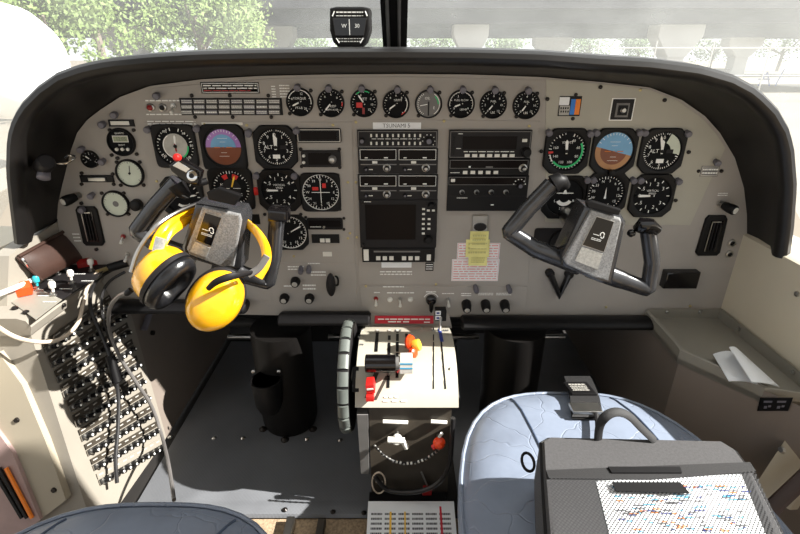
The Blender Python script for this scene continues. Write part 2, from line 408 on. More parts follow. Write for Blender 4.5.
# unseen cabin roof above and behind the windshield, added to shade the seats
ce = MB(); ce.loft([[Vector((x, y, 1.33 - .12 * (x / .62) ** 2)) for x in (-.62, -.4, -.2, 0, .2, .4, .62)] for y in (-1.3, 0.42)], 'beige', closed=False)
ce.loft([[Vector((x, y, 1.36 - .12 * (x / .62) ** 2)) for x in (-.62, -.4, -.2, 0, .2, .4, .62)] for y in (-1.3, 0.42)], 'beige', closed=False)
struct(ce, 'ceiling')
for sx, nm in ((1, 'trim_5'), (-1, 'trim_6')):  # unseen door headers, added to keep sun off the left seat
    dh = MB(); dh.loft([[Vector((sx * x, y, z)) for x, z in ((.74, .96), (.76, .96), (.66, 1.25), (.60, 1.24))] for y in (-1.3, .47)], 'beige'); struct(dh, nm)
# windshield: two curved panes and the post between them
def shield(x0, x1, name):
    mb = MB(); R = []
    for t in (0, .25, .5, .75, 1):
        y = 1.42 - 1.0 * t; z = .80 + .53 * t ** .9; row = []
        for k in range(9):
            x = x0 + (x1 - x0) * k / 8; q = abs(x) / .9; row.append(Vector((x * (1 - .25 * t), y - .45 * q ** 2.6 * (1 - t * .6), z - .10 * q * q * (.3 + t))))
        R.append(row)
    R.insert(0, [Vector((v.x, v.y, v.z - .42 * max(0, (abs(v.x) - .74) / .21))) for v in R[0]])
    mb.loft(R, 'glass', closed=False); return struct(mb, name)
shield(-.95, -.015, 'window_1'); shield(.0, .95, 'window_2')
pm = MB(); pm.loft([[Vector((x, y, z)) for x, y in ((-.040, Y - .02), (.016, Y - .02), (.016, Y + .03), (-.040, Y + .03))] for Y, z in ((1.36, .80), (.40, 1.34))], 'blk')
for dx in (-.026, -.002): pm.tube([(dx, 1.335, .80), (dx, .376, 1.34)], .004, 'steel', 8)
struct(pm, 'window_post')
# ================================================================= GLARESHIELD HOOD
SIL = [(16, 240), (11, 198), (8, 170), (9, 135), (15, 115), (25, 100), (40, 85), (60, 71), (85, 62.5), (110, 57.5), (150, 53.5), (200, 50.5), (260, 49), (330, 48), (400, 48),
       (470, 48.5), (540, 50.5), (600, 55), (650, 58), (700, 64.5), (732, 74), (755, 86.5), (775, 106), (787, 127), (792, 145), (795, 183), (792, 225), (788, 254)]
def resample(pts, n):
    L = [0]
    for a, b in zip(pts, pts[1:]): L.append(L[-1] + (Vector(b) - Vector(a)).length)
    out = []
    for i in range(n):
        t = L[-1] * i / (n - 1); k = max(j for j in range(len(L)) if L[j] <= t + 1e-9); k = min(k, len(pts) - 2)
        u = (t - L[k]) / (L[k + 1] - L[k]); out.append(Vector(pts[k]).lerp(Vector(pts[k + 1]), u))
    return out
LIPY = 0.84; NH = 90
inner = [Vector((p.x, PY + .004, p.z)) for p in resample([onY(x, y)[:] for x, y in OUT], NH)]
crest = resample([onY(x, y, LIPY)[:] for x, y in SIL], NH)
# match by the same angle round the panel instead of by length
cen = Vector((0.018, 0, .46))
hd = MB(); R = []
for i in range(NH):
    a, b = inner[i], crest[i]
    out = Vector((b.x - cen.x, 0, b.z - cen.z)); out = Vector((out.x * .6, 0, out.z * 1.0)).normalized()
    t0 = crest[max(i - 1, 0)]; t1 = crest[min(i + 1, NH - 1)]; tn = (t1 - t0).normalized(); nrm = Vector((-tn.z, 0, tn.x))
    if nrm.dot(out) < 0: nrm = -nrm
    lip = b - nrm * .016
    row = [a - nrm * .0, a.lerp(lip, .33) + nrm * .004, a.lerp(lip, .7) + nrm * .003]
    for k in range(7):
        t = math.radians(-90 + 36 * k - 20)
        row.append(lip + nrm * (.016 * math.sin(t) * .8 + .003) + Vector((0, -.016 * math.cos(t) * 1.0 + .0, 0)))
    hi = b + nrm * .0
    row += [Vector((hi.x, .87, hi.z)) + nrm * .002, Vector((hi.x, .97, hi.z)) - nrm * .006, Vector((hi.x * .985, 1.12, hi.z)) - nrm * .016]
    if b.z > .75 or True: row.append(Vector((hi.x * .93, 1.40, hi.z)) - nrm * .03)
    R.append(row)
hd.loft(R, 'hood', closed=False)
n = len(R[0])
for r in (R[0], R[-1]): hd.add(r, [tuple(range(n))], 'hood')
hood = hd.build('glareshield_hood'); tag(hood, 'black padded glareshield hood arching over the whole instrument panel', 'glareshield')
# ================================================================= INSTRUMENT PANEL
pn = empty('instrument_panel', (0, PY, 0), 'wide grey painted instrument panel carrying all dials and radios', 'instrument panel', rot=PR)
def pw(px, py): p = onY(px, py); return (p.x, p.z)
mb = MB()
outl = [pw(x, y) for x, y in OUT] + [pw(721, 310), pw(652, 312), pw(652, 317), pw(360, 317), pw(120, 312), pw(70, 300)]
mb.prism(outl, -.006, 0, 'panel'); mb.build('panel_plate', pn)
# raised sub panels: (px polygon, thickness)
def sub(poly, t, m='panel', name='sub_panel'):
    mb = MB(); mb.prism([pw(x, y) for x, y in poly], 0, t, m, bev=.0006); return mb.build(name, pn)
sub([(144, 122), (352, 122), (356, 300), (160, 300), (150, 200)], .0012)
sub([(355, 119), (540, 121), (533, 180), (528, 284), (359, 284)], .0012)
sub([(360, 286), (527, 286), (525, 314), (362, 316)], .0018, name='switch_panel')
sub([(272, 262), (355.5, 263), (357, 307), (272, 305)], .0020, name='switch_panel')
sub([(546, 79), (600, 83.5), (648, 89), (678, 101), (702, 118), (716, 134), (725, 148), (690, 225), (632, 225), (545, 222)], .0012, 'panelr')
sub([(152, 88), (270, 78.5), (400, 76.5), (543, 80), (541, 119.5), (145, 120)], .0008)
mb = MB()
for px, py in ((205, 124), (333, 125), (356, 122), (444, 121), (157, 181), (350, 233), (348, 182), (356, 182), (348, 238), (357, 237), (294, 256), (247, 125), (436, 284), (366, 286), (527, 178), (529, 126), (640, 90), (553, 283), (606, 307), (655, 287), (690, 306)):
    mb = MB(); x, y = pw(px, py); mb.lathe([(.0028, 0), (.0028, .0022), (.0015, .003)], 'brass', 10, (x, y, 0)); mb.build('screw', pn)
for k, (px, py) in enumerate(((547, 99), (600, 87), (664, 100), (688, 152), (675, 200), (565, 226), (541, 151), (604, 222), (118, 158), (97, 249), (82, 203))):
    mb = MB(); x, y = pw(px, py); mb.lathe([(.0036, 0), (.0036, .003), (.002, .004)], 'screw', 12, (x, y, .001)); mb.build('screw', pn)
# fine engraved print on the plate
def lines_on(px0, py0, px1, py1, rows, seed, m='white', z=.0026, name='legend'):
    mb = MB(); x0, y1 = pw(px0, (py0 + py1) / 2)[0], pw((px0 + px1) / 2, py0)[1]; x1, y0 = pw(px1, (py0 + py1) / 2)[0], pw((px0 + px1) / 2, py1)[1]
    mb.lines(x0, x1, y0, y1, z, m, rows, seed); mb.build(name, pn, smooth=False)
for i, r in enumerate([(148, 120, 196, 125, 2), (272, 85, 276, 98, 5), (280, 84, 290, 98, 5), (146, 99, 180, 102, 1), (147, 113, 182, 115.5, 1), (288, 265, 304, 270, 2), (311, 270, 326, 276, 2), (303, 283, 316, 290, 2), (284, 284, 296, 287, 1),
                       (380, 270, 412, 275, 2), (383, 285, 404, 287.5, 1), (374, 291, 380, 293, 1), (387, 291, 414, 293.5, 1), (426, 290, 436, 292.5, 1), (442, 292, 454, 294, 1), (461, 292, 471, 296, 2), (478, 292, 493, 295, 2), (496, 292, 511, 295, 2),
                       (717, 192, 727, 196, 2), (74, 232, 81, 242, 3), (308, 262, 320, 264, 1)]):
    lines_on(*r[:4], r[4], 10 + i)
# ---- small fittings
def post(parent, x, y, m='post', L=.014, r=.0062, lean=(.0, .25)):
    mb = MB(); ax = (lean[0], -lean[1], 1)
    mb.lathe([(r * .8, 0), (r * .8, L * .45), (r, L * .5), (r, L * .9), (r * .8, L), (0, L * 1.02)], m, 14, (x, y, 0), ax)
    return mb.build('post_light', parent)
def scr(parent, x, y, r=.0034, m='screw', z=0):
    mb = MB(); mb.lathe([(r, 0), (r, .003), (r * .6, .0042)], m, 12, (x, y, z)); return mb.build('screw', parent)
def spoke(mb, ang, r0, r1, w_, z, m):
    t = math.radians(90 - ang); d = Vector((math.cos(t), math.sin(t), 0)); q = Vector((-d.y, d.x, 0)) * w_ / 2; p = Vector((0, 0, z))
    mb.add([p + d * r0 - q, p + d * r1 - q, p + d * r1 + q, p + d * r0 + q], [(0, 1, 2, 3)], m)
def bez(R, shape, n=64):
    o = []
    for i in range(n):
        t = 2 * PI * i / n; c, s_ = abs(math.cos(t)), abs(math.sin(t))
        if shape == 'round': r = R
        elif shape == 'oct': r = R / max(c, s_, (c + s_) / 1.64)
        elif shape == 'square': r = R / ((c ** 9 + s_ ** 9) ** (1 / 9))
        elif shape == 'arch': r = R / max(c, s_, (c + s_) / 1.75) if math.sin(t) > 0 else R / ((c ** 12 + s_ ** 12) ** (1 / 12))
        o.append((r * math.cos(t), r * math.sin(t)))
    return o
def gauge(px, py, rp, shape, label, name='dial_gauge', face='face', fr=.84, ticks=(20, -140, 140), nums=(), arcs=(), needles=(), texts=(), hub='blk', posts=(), screws=(), bm='blk', numr=.66, nsz=.17, group=None, rim=None, cat='gauge', h=.007, tickm='white', extra=None):
    o = pthing(name, px, py, label, cat, group)
    R = psz(px, py, rp, rp)[0]; n = 64
    mb = MB(); ou = bez(R, shape); r1 = R * fr
    rings = [[Vector((x, y, 0)) for x, y in ou], [Vector((x, y, h * .7)) for x, y in ou], [Vector((x * .96, y * .96, h)) for x, y in ou],
             [Vector((r1 * 1.04 * math.cos(2 * PI * i / n), r1 * 1.04 * math.sin(2 * PI * i / n), h)) for i in range(n)],
             [Vector((r1 * math.cos(2 * PI * i / n), r1 * math.sin(2 * PI * i / n), h * .85)) for i in range(n)],
             [Vector((r1 * math.cos(2 * PI * i / n), r1 * math.sin(2 * PI * i / n), .002)) for i in range(n)]]
    mb.loft(rings, bm, caps=False)
    if rim: mb.arc(r1 * .985, r1 * 1.05, 0, 360, h * 1.03, rim)
    mb.build('bezel', o)
    f = MB(); z = .0030
    f.disc(r1, z, face, n=48)
    e = .00012
    if ticks:
        k, a0, a1 = ticks
        for i in range(k + 1):
            big = i % 5 == 0 or k < 13
            spoke(f, a0 + (a1 - a0) * i / k, r1 * (.80 if big else .87), r1 * .95, r1 * (.045 if big else .03), z + e, tickm)
    for a0, a1, m, ra, rb in arcs: f.arc(r1 * ra, r1 * rb, a0, a1, z + 2 * e, m)
    if nums:
        lst, a0, a1 = nums
        for i, s_ in enumerate(lst):
            if s_ == '': continue
            t = math.radians(90 - (a0 + (a1 - a0) * i / max(1, len(lst) - 1))); f.text(s_, r1 * numr * math.cos(t), r1 * numr * math.sin(t), z + e, r1 * nsz * 1.6, tickm)
    for s_, x, y, sz, m in texts: f.text(s_, x * r1, y * r1, z + e, sz * r1, m)
    if extra: extra(f, r1, z + e)
    df = f.build('dial_face', o, smooth=False)
    if needles:
        nd = MB()
        for k, (a, L, m, w_) in enumerate(needles):
            t = math.radians(90 - a); d = Vector((math.cos(t), math.sin(t), 0)); q = Vector((-d.y, d.x, 0)) * r1 * w_; p = Vector((0, 0, z + .0008 + .0003 * k))
            nd.add([p - d * r1 * .14 - q * .6, p + d * r1 * L * .8 - q, p + d * r1 * L, p + d * r1 * L * .8 + q, p - d * r1 * .14 + q * .6], [(0, 1, 2, 3, 4)], m)
        nd.lathe([(r1 * .09, z + .0005), (r1 * .09, z + .0018), (r1 * .05, z + .0022)], hub, 16)
        nd.build('needle', df)
    for x, y in posts:
        lx_, ly_ = rel(o, x, y); post(o, lx_, ly_)
    for x, y in screws:
        lx_, ly_ = rel(o, x, y); scr(o, lx_, ly_)
    return o
# ---- top row of eight engine gauges
def sc8(x, y): return [(x + 11, y - 11.5), (x - 10, y + 11.5)]
tops = [
 (300, 102, 'small round black torque style gauge, leftmost of the top row', dict(nums=(['', '8', '', '12', '', '', '20'], -110, 140), arcs=((-70, 100, 'white', .90, .96),), needles=((-115, .7, 'white', .07),), texts=(('TORQUE', 0, .28, .26, 'white'), ('FT-LB', -.1, -.45, .24, 'white')))),
 (331, 103, 'small round black gauge second from left in top row, red mark at right rim', dict(nums=(['0', '', '4', '6', '8', ''], -140, 100), arcs=((85, 105, 'red', .88, .98),), needles=((-140, .75, 'white', .06),), texts=(('PROP', .1, -.25, .26, 'white'), ('RPM X100', .1, -.52, .22, 'white')))),
 (364, 103, 'small round gauge with red flag block on its dial, third in top row', dict(nums=(['', '6', '', '8', '10', '12'], -60, 140), arcs=((-40, 30, 'green', .88, .96),), needles=((-35, .8, 'white', .07),), texts=(('ITT', .05, .3, .3, 'white'),), extra=lambda f, r, z: (f.box(-r * .62, -r * .12, -r * .35, r * .05, z, z + .0004, 'red'), f.box(-r * .15, r * .05, -r * .85, -r * .35, z, z + .0004, 'redd')))),
 (396, 104, 'small round black percent gauge with tiny subdial, fourth in top row', dict(nums=(['0', '', '4', '6', '8', '', ''], -130, 130), arcs=((60, 130, 'white', .88, .95), (128, 150, 'red', .88, .96)), needles=((-125, .7, 'white', .06),), texts=(('%RPM', .15, .3, .25, 'white'),), extra=lambda f, r, z: [spoke(f, a, r * .0, r * .26, r * .03, z, 'white') or None for a in ()] and None)),
 (428.5, 104, 'small twin scale oil gauge with split dial, fifth in top row', dict(face='greyp', ticks=(0 or 12, -150, -30), arcs=((30, 150, 'white', .86, .92), (40, 90, 'green', .74, .84)), needles=(), texts=(('OIL', -.1, .45, .28, 'white'), ('E', .45, -.3, .3, 'white')), extra=lambda f, r, z: (f.box(-r * .06, r * .06, -r * .9, r * .2, z, z + .0003, 'blk2'), spoke(f, -100, r * .1, r * .7, r * .06, z + .0006, 'white')))),
 (461, 104, 'small round black fuel flow gauge, sixth in top row', dict(nums=(['0', '', '2', '', '', '6'], -120, 120), needles=((-110, .6, 'white', .07),), texts=(('FUEL FLOW', 0, .3, .22, 'white'), ('LB/HR', .2, -.42, .22, 'white')), arcs=((-100, 110, 'white', .92, .96),))),
 (493, 104.5, 'small round black fuel quantity gauge, seventh in top row', dict(nums=(['0', '2', '4', '6', '8', '10', '12'], -140, 140), needles=((-140, .55, 'white', .06),), texts=(('FUEL', 0, .25, .22, 'white'), ('LBS', 0, -.62, .24, 'white')))),
 (526, 105, 'small round black fuel quantity gauge, rightmost of the top row', dict(nums=(['0', '2', '4', '6', '8', '10', '12'], -140, 140), needles=((-145, .6, 'white', .06),), texts=(('FUEL', 0, .25, .22, 'white'), ('LBS', 0, -.62, .24, 'white')))),
]
for k, (x, y, lab, kw) in enumerate(tops):
    gauge(x, y, 13.6, 'round', lab, 'engine_gauge', fr=.9, group='engine gauges in the top row', posts=[(x + (-2 if x < 380 else 1.5), y - 16)], screws=sc8(x, y), h=.006, nsz=.15, **kw)
# ---- left flight instruments
def bigticks(a0=0, a1=360): return None
gauge(176, 146, 21.5, 'square', 'airspeed indicator with silver dial and green arc, left of the attitude indicator', 'airspeed_indicator', face='face', fr=.88, ticks=(30, 20, 350), nums=(['60', '80', '100', '120', '140', '', '175'], 40, 330), numr=.86, nsz=.11,
      arcs=((90, 170, 'green', .62, .70), (172, 186, 'red', .62, .74), (190, 330, 'white', .60, .64)), extra=lambda f, r, z: f.disc(r * .66, z + .0001, 'silver'), needles=((5, .6, 'white', .06), (175, .3, 'redd', .05)), posts=((149, 128), (198, 127)), cat='flight instrument')
o = gauge(224, 147, 22.5, 'arch', 'attitude indicator with violet and blue sky over brown ground, left of the altimeter', 'attitude_indicator', face='blk2', fr=.86, ticks=None, cat='flight instrument', posts=((249.5, 132),),
          texts=(('GS', -.72, -.2, .2, 'white'),))
def horizon(o, rp, sky, skyb, gnd, gnd2, tilt):
    R = psz(200, 147, rp, rp)[0]; mb = MB()
    def half(r0, a0, a1, z, m):
        n = 20; mb.add([(r0 * math.cos(math.radians(a0 + (a1 - a0) * i / n)), r0 * math.sin(math.radians(a0 + (a1 - a0) * i / n)), z) for i in range(n + 1)], [tuple(range(n + 1))], m)
    z = .0033
    half(R, 0 + tilt, 180 + tilt, z, sky); half(R, 180 + tilt, 360 + tilt, z, gnd)
    half(R * .72, tilt, 180 + tilt, z + .0004, skyb); half(R * .72, 180 + tilt, 360 + tilt, z + .0004, gnd2)
    for yy, ww in ((.3, .16), (-.3, .16), (.5, .28), (-.5, .28)): mb.box(-R * ww, R * ww, R * yy - .0003, R * yy + .0003, z + .0006, z + .0008, 'white')
    for a in (-60, -45, -30, -20, -10, 0, 10, 20, 30, 45, 60): spoke(mb, a, R * .86, R * .98, R * .03, z + .0006, 'white')
    mb.build('horizon_card', o, smooth=False)
    m2 = MB(); m2.box(-R * .5, -R * .18, -.0006, .0006, z + .0012, z + .002, 'oran'); m2.box(R * .18, R * .5, -.0006, .0006, z + .0012, z + .002, 'oran'); m2.box(-.0008, .0008, -.0008, .0008, z + .0012, z + .002, 'oran')
    m2.build('aircraft_symbol', o)
horizon(o, 17.5, 'ahpur', 'ahsky', 'ahbrn', 'ahbrn', 0)
def kollsman(f, r, z): f.box(r * .25, r * .6, -r * .1, r * .1, z, z + .0003, 'blk2'); f.text('ALT', -.4 * r, 0, z, .28 * r, 'white'); f.box(-r * .2, r * .2, -r * .62, -r * .4, z, z + .0003, 'white')
gauge(276, 147, 21.5, 'oct', 'octagonal black altimeter with thick white pointer, right of the attitude indicator', 'altimeter', ticks=(50, 0, 360), nums=(['0', '1', '2', '3', '4', '5', '6', '7', '8', '9', ''], 0, 360), numr=.66, nsz=.16, needles=((2, .62, 'white', .11), (-4, .8, 'white', .05)), extra=kollsman, posts=((249.5, 130.5), (297, 129)), cat='flight instrument')
def hsi(f, r, z): f.arc(r * .55, r * .8, -35, -12, z + .0001, 'red'); f.arc(r * .55, r * .8, 10, 35, z + .0001, 'red'); f.disc(r * .5, z, 'blk2'); f.box(-r * .5, r * .5, -.0005, .0005, z + .0002, z + .0004, 'white')
gauge(232, 188, 22, 'arch', 'black horizontal situation instrument with red flags at top, under the attitude indicator', 'heading_indicator', ticks=(36, 0, 360), extra=hsi, needles=((20, .75, 'yel', .05),), texts=(('N', -.5, .2, .2, 'white'), ('E', .5, -.35, .2, 'white')), cat='flight instrument', numr=.7)
gauge(280, 190, 21.5, 'oct', 'octagonal black vertical speed indicator, needle pointing left, beside the red round dot', 'vertical_speed_indicator', ticks=(12, -90, 270), nums=(['0', '.5', '1', '2', '4', '', '4', '2', '1', '.5', ''], -90, 270), needles=((-90, .72, 'white', .06),), texts=(('VERTICAL', 0, .3, .15, 'white'), ('SPEED', 0, .14, .15, 'white')), posts=((257, 174), (295, 174)), cat='flight instrument')
def cdi(f, r, z):
    f.arc(r * .96, r * 1.0, 0, 360, z, 'white'); f.box(-r * .5, r * .5, -.0006, .0006, z, z + .0003, 'white'); f.box(-.0006, .0006, -r * .6, r * .7, z, z + .0005, 'white')
    f.box(-r * .45, -r * .12, r * .12, r * .3, z, z + .0003, 'red'); f.box(r * .1, r * .3, r * .25, r * .5, z, z + .0003, 'red')
gauge(321, 192, 19.8, 'square', 'course deviation indicator with white cross and two red flags', 'course_deviation_indicator', ticks=(36, 0, 360), nums=(['N', '3', '6', 'E', '12', '15', 'S', '21', '24', 'W', '30', '33', ''], 0, 360), numr=.72, nsz=.12, extra=cdi, fr=.92, screws=((304, 175), (338, 175), (307, 209), (340, 209)), cat='flight instrument')
gauge(290, 232, 18.5, 'oct', 'black round dial half hidden behind left yoke handle', 'course_deviation_indicator', ticks=(36, 0, 360), nums=(['N', '3', '6', 'E', '12', '15', 'S', '21', '24', 'W', '30', '33', ''], 0, 360), numr=.7, nsz=.14, fr=.92, needles=((60, .8, 'white', .04),), extra=lambda f, r, z: f.arc(r * .95, r * 1, 0, 360, z, 'white'), cat='flight instrument', screws=((301, 214), (303, 247), (265, 214)))
gauge(184, 197, 21, 'oct', 'black turn indicator mostly hidden behind left yoke grip', 'turn_indicator', ticks=(10, -90, 90), needles=((80, .8, 'white', .05), (-80, .8, 'white', .05)), extra=lambda f, r, z: f.arc(r * .45, r * .6, 140, 220, z, 'white'), cat='flight instrument')
# clock with LCD
def clockx(f, r, z):
    f.box(-r * .62, r * .62, r * .0, r * .52, z, z + .0004, 'wplastic'); f.box(-r * .56, r * .56, r * .06, r * .46, z + .0004, z + .0006, 'lcd'); f.text('12:05', r * .05, r * .26, z + .0007, r * .36, 'ink')
    f.text('QUARTZ', 0, r * .7, z, r * .18, 'white'); f.text('SELECT', 0, -r * .22, z, r * .17, 'white')
    for k in (-.45, 0, .45): f.lathe([(r * .13, z), (r * .13, z + .003), (r * .08, z + .0035)], 'wplastic', 12, (k * r, -r * .55, 0))
gauge(122, 142, 13.8, 'round', 'round digital clock with grey display and three white buttons', 'panel_clock', ticks=None, extra=clockx, fr=.9, screws=((110, 130), (134, 130), (112, 155), (137, 154)), cat='clock')
gauge(91, 159, 8.6, 'round', 'tiny round black gauge near left end of panel', 'small_gauge', ticks=(8, -120, 120), needles=((-50, .7, 'white', .1),), fr=.88, nums=(['0', '', '5', '', '9'], -120, 120), posts=((83, 148), (104, 160)))
gauge(130.5, 173, 14, 'round', 'round silver faced gauge below the digital clock', 'suction_gauge', face='pale', ticks=(20, -130, 130), tickm='ink', needles=((10, .7, 'ink', .04),), fr=.87, screws=((117, 162), (140, 162), (121, 185), (144, 185)))
gauge(116.5, 203.5, 13.5, 'round', 'round pale dial gauge, lowest at left of panel', 'oxygen_gauge', face='pale', ticks=(20, -130, 130), tickm='ink', fr=.88, extra=lambda f, r, z: f.disc(r * .25, z, 'greyp'), screws=((102, 193), (124, 193), (108, 214), (129, 214)), posts=((93, 194),))
# ---- right flight instruments
gauge(566, 151, 22.5, 'oct', 'octagonal black airspeed indicator with long green arc on right panel', 'airspeed_indicator', ticks=(32, 20, 350), nums=(['40', '60', '80', '100', '120', '140', '160', ''], 30, 330), numr=.62, nsz=.12,
      arcs=((60, 230, 'green', .78, .88), (262, 270, 'red', .7, .95), (232, 258, 'white', .84, .9)), needles=((-5, .6, 'white', .08),), texts=(('KNOTS', 0, .45, .17, 'white'),), posts=((548, 131), (589, 132)), cat='flight instrument')
o = gauge(613, 151, 22.5, 'oct', 'attitude indicator with blue sky over tan ground on right panel', 'attitude_indicator', face='blk2', fr=.88, ticks=None, cat='flight instrument', posts=((595, 131), (638, 131)))
horizon(o, 18.5, 'ahsky', 'ahsky', 'ahtan', 'ahbrn', -14)
mb = MB(); mb.lathe([(.006, 0), (.006, .01), (.004, .011)], 'blk', 14, (.0, -.040, .006)); mb.build('cage_knob', o)
def alt2(f, r, z): kollsman(f, r, z); f.arc(r * .45, r * .95, 20, 100, z + .0001, 'pale')  # pale arc paints the glare onto the dial
gauge(661, 151, 22.5, 'oct', 'octagonal altimeter with glare painted pale across its right side, on right panel', 'altimeter', ticks=(50, 0, 360), nums=(['0', '', '', '', '4', '5', '6', '7', '8', '9', ''], 0, 360), numr=.7, nsz=.15, needles=((-4, .6, 'white', .09), (-14, .85, 'white', .06)), extra=alt2, posts=((643, 131), (686, 132)), cat='flight instrument')
def turnc(f, r, z):
    f.box(-r * .45, r * .45, r * .22, r * .26, z, z + .0004, 'white'); f.prism([(-r * .12, r * .2), (r * .12, r * .2), (0, r * .5)], z, z + .0005, 'white'); f.arc(r * .28, r * .48, 120, 240, z, 'white'); f.text('2 MIN', 0, -.62 * r, z, .17 * r, 'white'); f.text('L', -.5 * r, -.2 * r, z, .2 * r, 'white'); f.text('R', .5 * r, -.2 * r, z, .2 * r, 'white')
gauge(564, 197, 22, 'oct', 'turn coordinator with small white aircraft, lower left of right panel cluster', 'turn_coordinator', ticks=None, extra=turnc, needles=(), cat='flight instrument')
gauge(605, 193, 21.5, 'oct', 'heading gyro above the hub of the right yoke', 'heading_indicator', ticks=(36, 0, 360), nums=(['N', '3', '6', 'E', '12', '15', 'S', '21', '24', 'W', '30', '33', ''], -20, 340), numr=.7, nsz=.13, cat='flight instrument', posts=((586, 178), (592, 178)), extra=lambda f, r, z: f.prism([(-r * .06, -r * .3), (r * .06, -r * .3), (0, r * .35)], z, z + .0004, 'white'))
gauge(651, 195.5, 22, 'oct', 'vertical speed indicator, lowest right dial of right panel cluster', 'vertical_speed_indicator', ticks=(12, -90, 270), nums=(['0', '.5', '1', '2', '3', '', '3', '2', '1', '.5', ''], -90, 270), needles=((-90, .75, 'white', .07),), texts=(('VERTICAL', 0, .28, .15, 'white'), ('SPEED', 0, .12, .15, 'white')), posts=((632, 178.5), (639, 178.5), (677, 179.5)), cat='flight instrument')
# ---- rectangles on the panel
def unit(x0, y0, x1, y1, name, label, cat, depth=.008, m='blk', rim=None, group=None, bev=.0015, rr=None):
    o = pthing(name, (x0 + x1) / 2, (y0 + y1) / 2, label, cat, group)
    a, b, c, d = relr(o, x0, y0, x1, y1); mb = MB()
    if rr: mb.rbox(a, b, c, d, 0, depth, rr, m, bev)
    else: mb.box(a, b, c, d, 0, depth, m, bev)
    if rim:
        t = .0011; z = depth + .0002
        for q in ((a + .002, b - .002, d - .003, d - .003 + t), (a + .002, b - .002, c + .003 - t, c + .003), (a + .002, a + .002 + t, c + .003, d - .003), (b - .002 - t, b - .002, c + .003, d - .003)): mb.box(*q, z - .0004, z, rim)
    mb.build('faceplate', o); return o, depth
def wrect(o, z, x0, y0, x1, y1, m, t=.0006, name=None, bev=0, outline=None):
    a, b, c, d = relr(o, x0, y0, x1, y1); mb = MB(); mb.box(a, b, c, d, z, z + t, m, bev)
    if outline:
        e = .0008
        for q in ((a - e, b + e, d, d + e), (a - e, b + e, c - e, c), (a - e, a, c, d), (b, b + e, c, d)): mb.box(*q, z, z + t, outline)
    return mb.build(name, o)
def knob(o, z, px, py, r, L, m='blk', cap=None, name='knob', n=20):
    x, y = rel(o, px, py); mb = MB(); prof = [(r * 1.0, 0), (r, L * .3), (r * .82, L * .45), (r * .8, L * .92), (r * .7, L)]
    mb.lathe(prof, m, n, (x, y, z))
    if cap: mb.lathe([(r * .6, 0), (r * .6, .0012), (r * .4, .0018)], cap, n, (x, y, z + L))
    return mb.build(name, o)
def lettering(o, z, px, py, s_, hpx, m='white'):
    x, y = rel(o, px, py); mb = MB(); mb.text(s_, x, y, z, psz(px, py, 1, hpx)[1] * 1.35, m); return mb.build('lettering', o, smooth=False)
def tiny_print(o, z, px, py, s_, hpx):
    x, y = rel(o, px, py); w_ = psz(px, py, len(s_) * hpx * .42, hpx * .45); mb = MB(); mb.lines(x - w_[0], x + w_[0], y - w_[1], y + w_[1], z, 'white', 1, len(s_)); return mb.build('print', o, smooth=False)
# annunciator panel, 8 x 3 lamps
o, z = unit(181, 98, 282.5, 115, 'annunciator_panel', 'annunciator panel of 24 small rectangular caption lamps in three rows', 'warning panel', .004)
for r in range(3):
    for c in range(8):
        x0 = 182.2 + c * 12.45; y0 = 99.2 + r * 5.3
        a, b, c2, d = relr(o, x0, y0, x0 + 11, y0 + 4.3); mb = MB(); lit = (r, c) in ((1, 6), (2, 1), (2, 2), (2, 3))
        mb.box(a, b, c2, d, z, z + .0012, 'greyp' if (r * 3 + c * 5) % 4 else 'post', .0003); mb.lines(a + .001, b - .001, c2 + .001, d - .001, z + .0013, 'white', 2 if not lit else 1, r * 9 + c); mb.build('caption_lamp', o)
for px, py in ((192, 95.5), (230, 95.5), (268.5, 95.5), (195.5, 117), (233, 117), (271.5, 117)): scr(o, *rel(o, px, py))
o, z = unit(201, 82, 259.5, 93.5, 'warning_placard', 'black placard with white border and lines of print above the annunciator lamps', 'placard', .0008, 'blk', bev=0)
a, b, c, d = relr(o, 202, 83, 258.5, 92.5); mb = MB()
for q in ((a, b, d - .001, d), (a, b, c, c + .001), (a, a + .001, c, d), (b - .001, b, c, d)): mb.box(*q, z, z + .0003, 'white')
mb.lines(a + .003, b - .003, c + .005, d - .002, z + .0003, 'white', 2, 5); mb.lines(a + .003, b - .015, c + .0015, c + .005, z + .0003, 'inkr', 1, 6); mb.build('print', o, smooth=False)
# red button, toggles
def toggle(px, py, label, tip='wplastic', up=-1, group=None, base='steel', parent=None, L=.016, name='toggle_switch'):
    o = pthing(name, px, py, label, 'switch', group) ; mb = MB()
    mb.lathe([(.0052, 0), (.0052, .002), (.0036, .0022), (.0036, .005)], base, 6, (0, 0, .002)); mb.build('bushing', o)
    mb = MB(); ax = Vector((.05, .75 * up, 1)).normalized(); mb.lathe([(.0016, 0), (.0019, L * .5), (.0030, L * .62), (.0034, L), (.002, L * 1.08), (0, L * 1.1)], tip, 12, (0, 0, .005), ax); mb.build('lever', o)
    return o
o = pthing('push_button', 151, 107.5, 'red push button at upper left of the annunciator panel', 'button'); mb = MB(); mb.lathe([(.0075, 0), (.0075, .003), (.006, .004)], 'steel', 16); mb.build('collar', o); mb = MB(); mb.lathe([(.0052, .003), (.0052, .006), (.003, .0075), (0, .008)], 'redd', 16); mb.build('cap', o)
o = pthing('push_button', 163, 107.5, 'dark push button with pale collar between red button and white toggle', 'button'); mb = MB(); mb.lathe([(.0075, 0), (.0075, .003), (.006, .004)], 'steel', 16); mb.build('collar', o); mb = MB(); mb.lathe([(.0048, .003), (.0048, .005), (0, .006)], 'blk2', 16); mb.build('cap', o)
toggle(174, 106, 'white tipped toggle switch left of the annunciator panel')
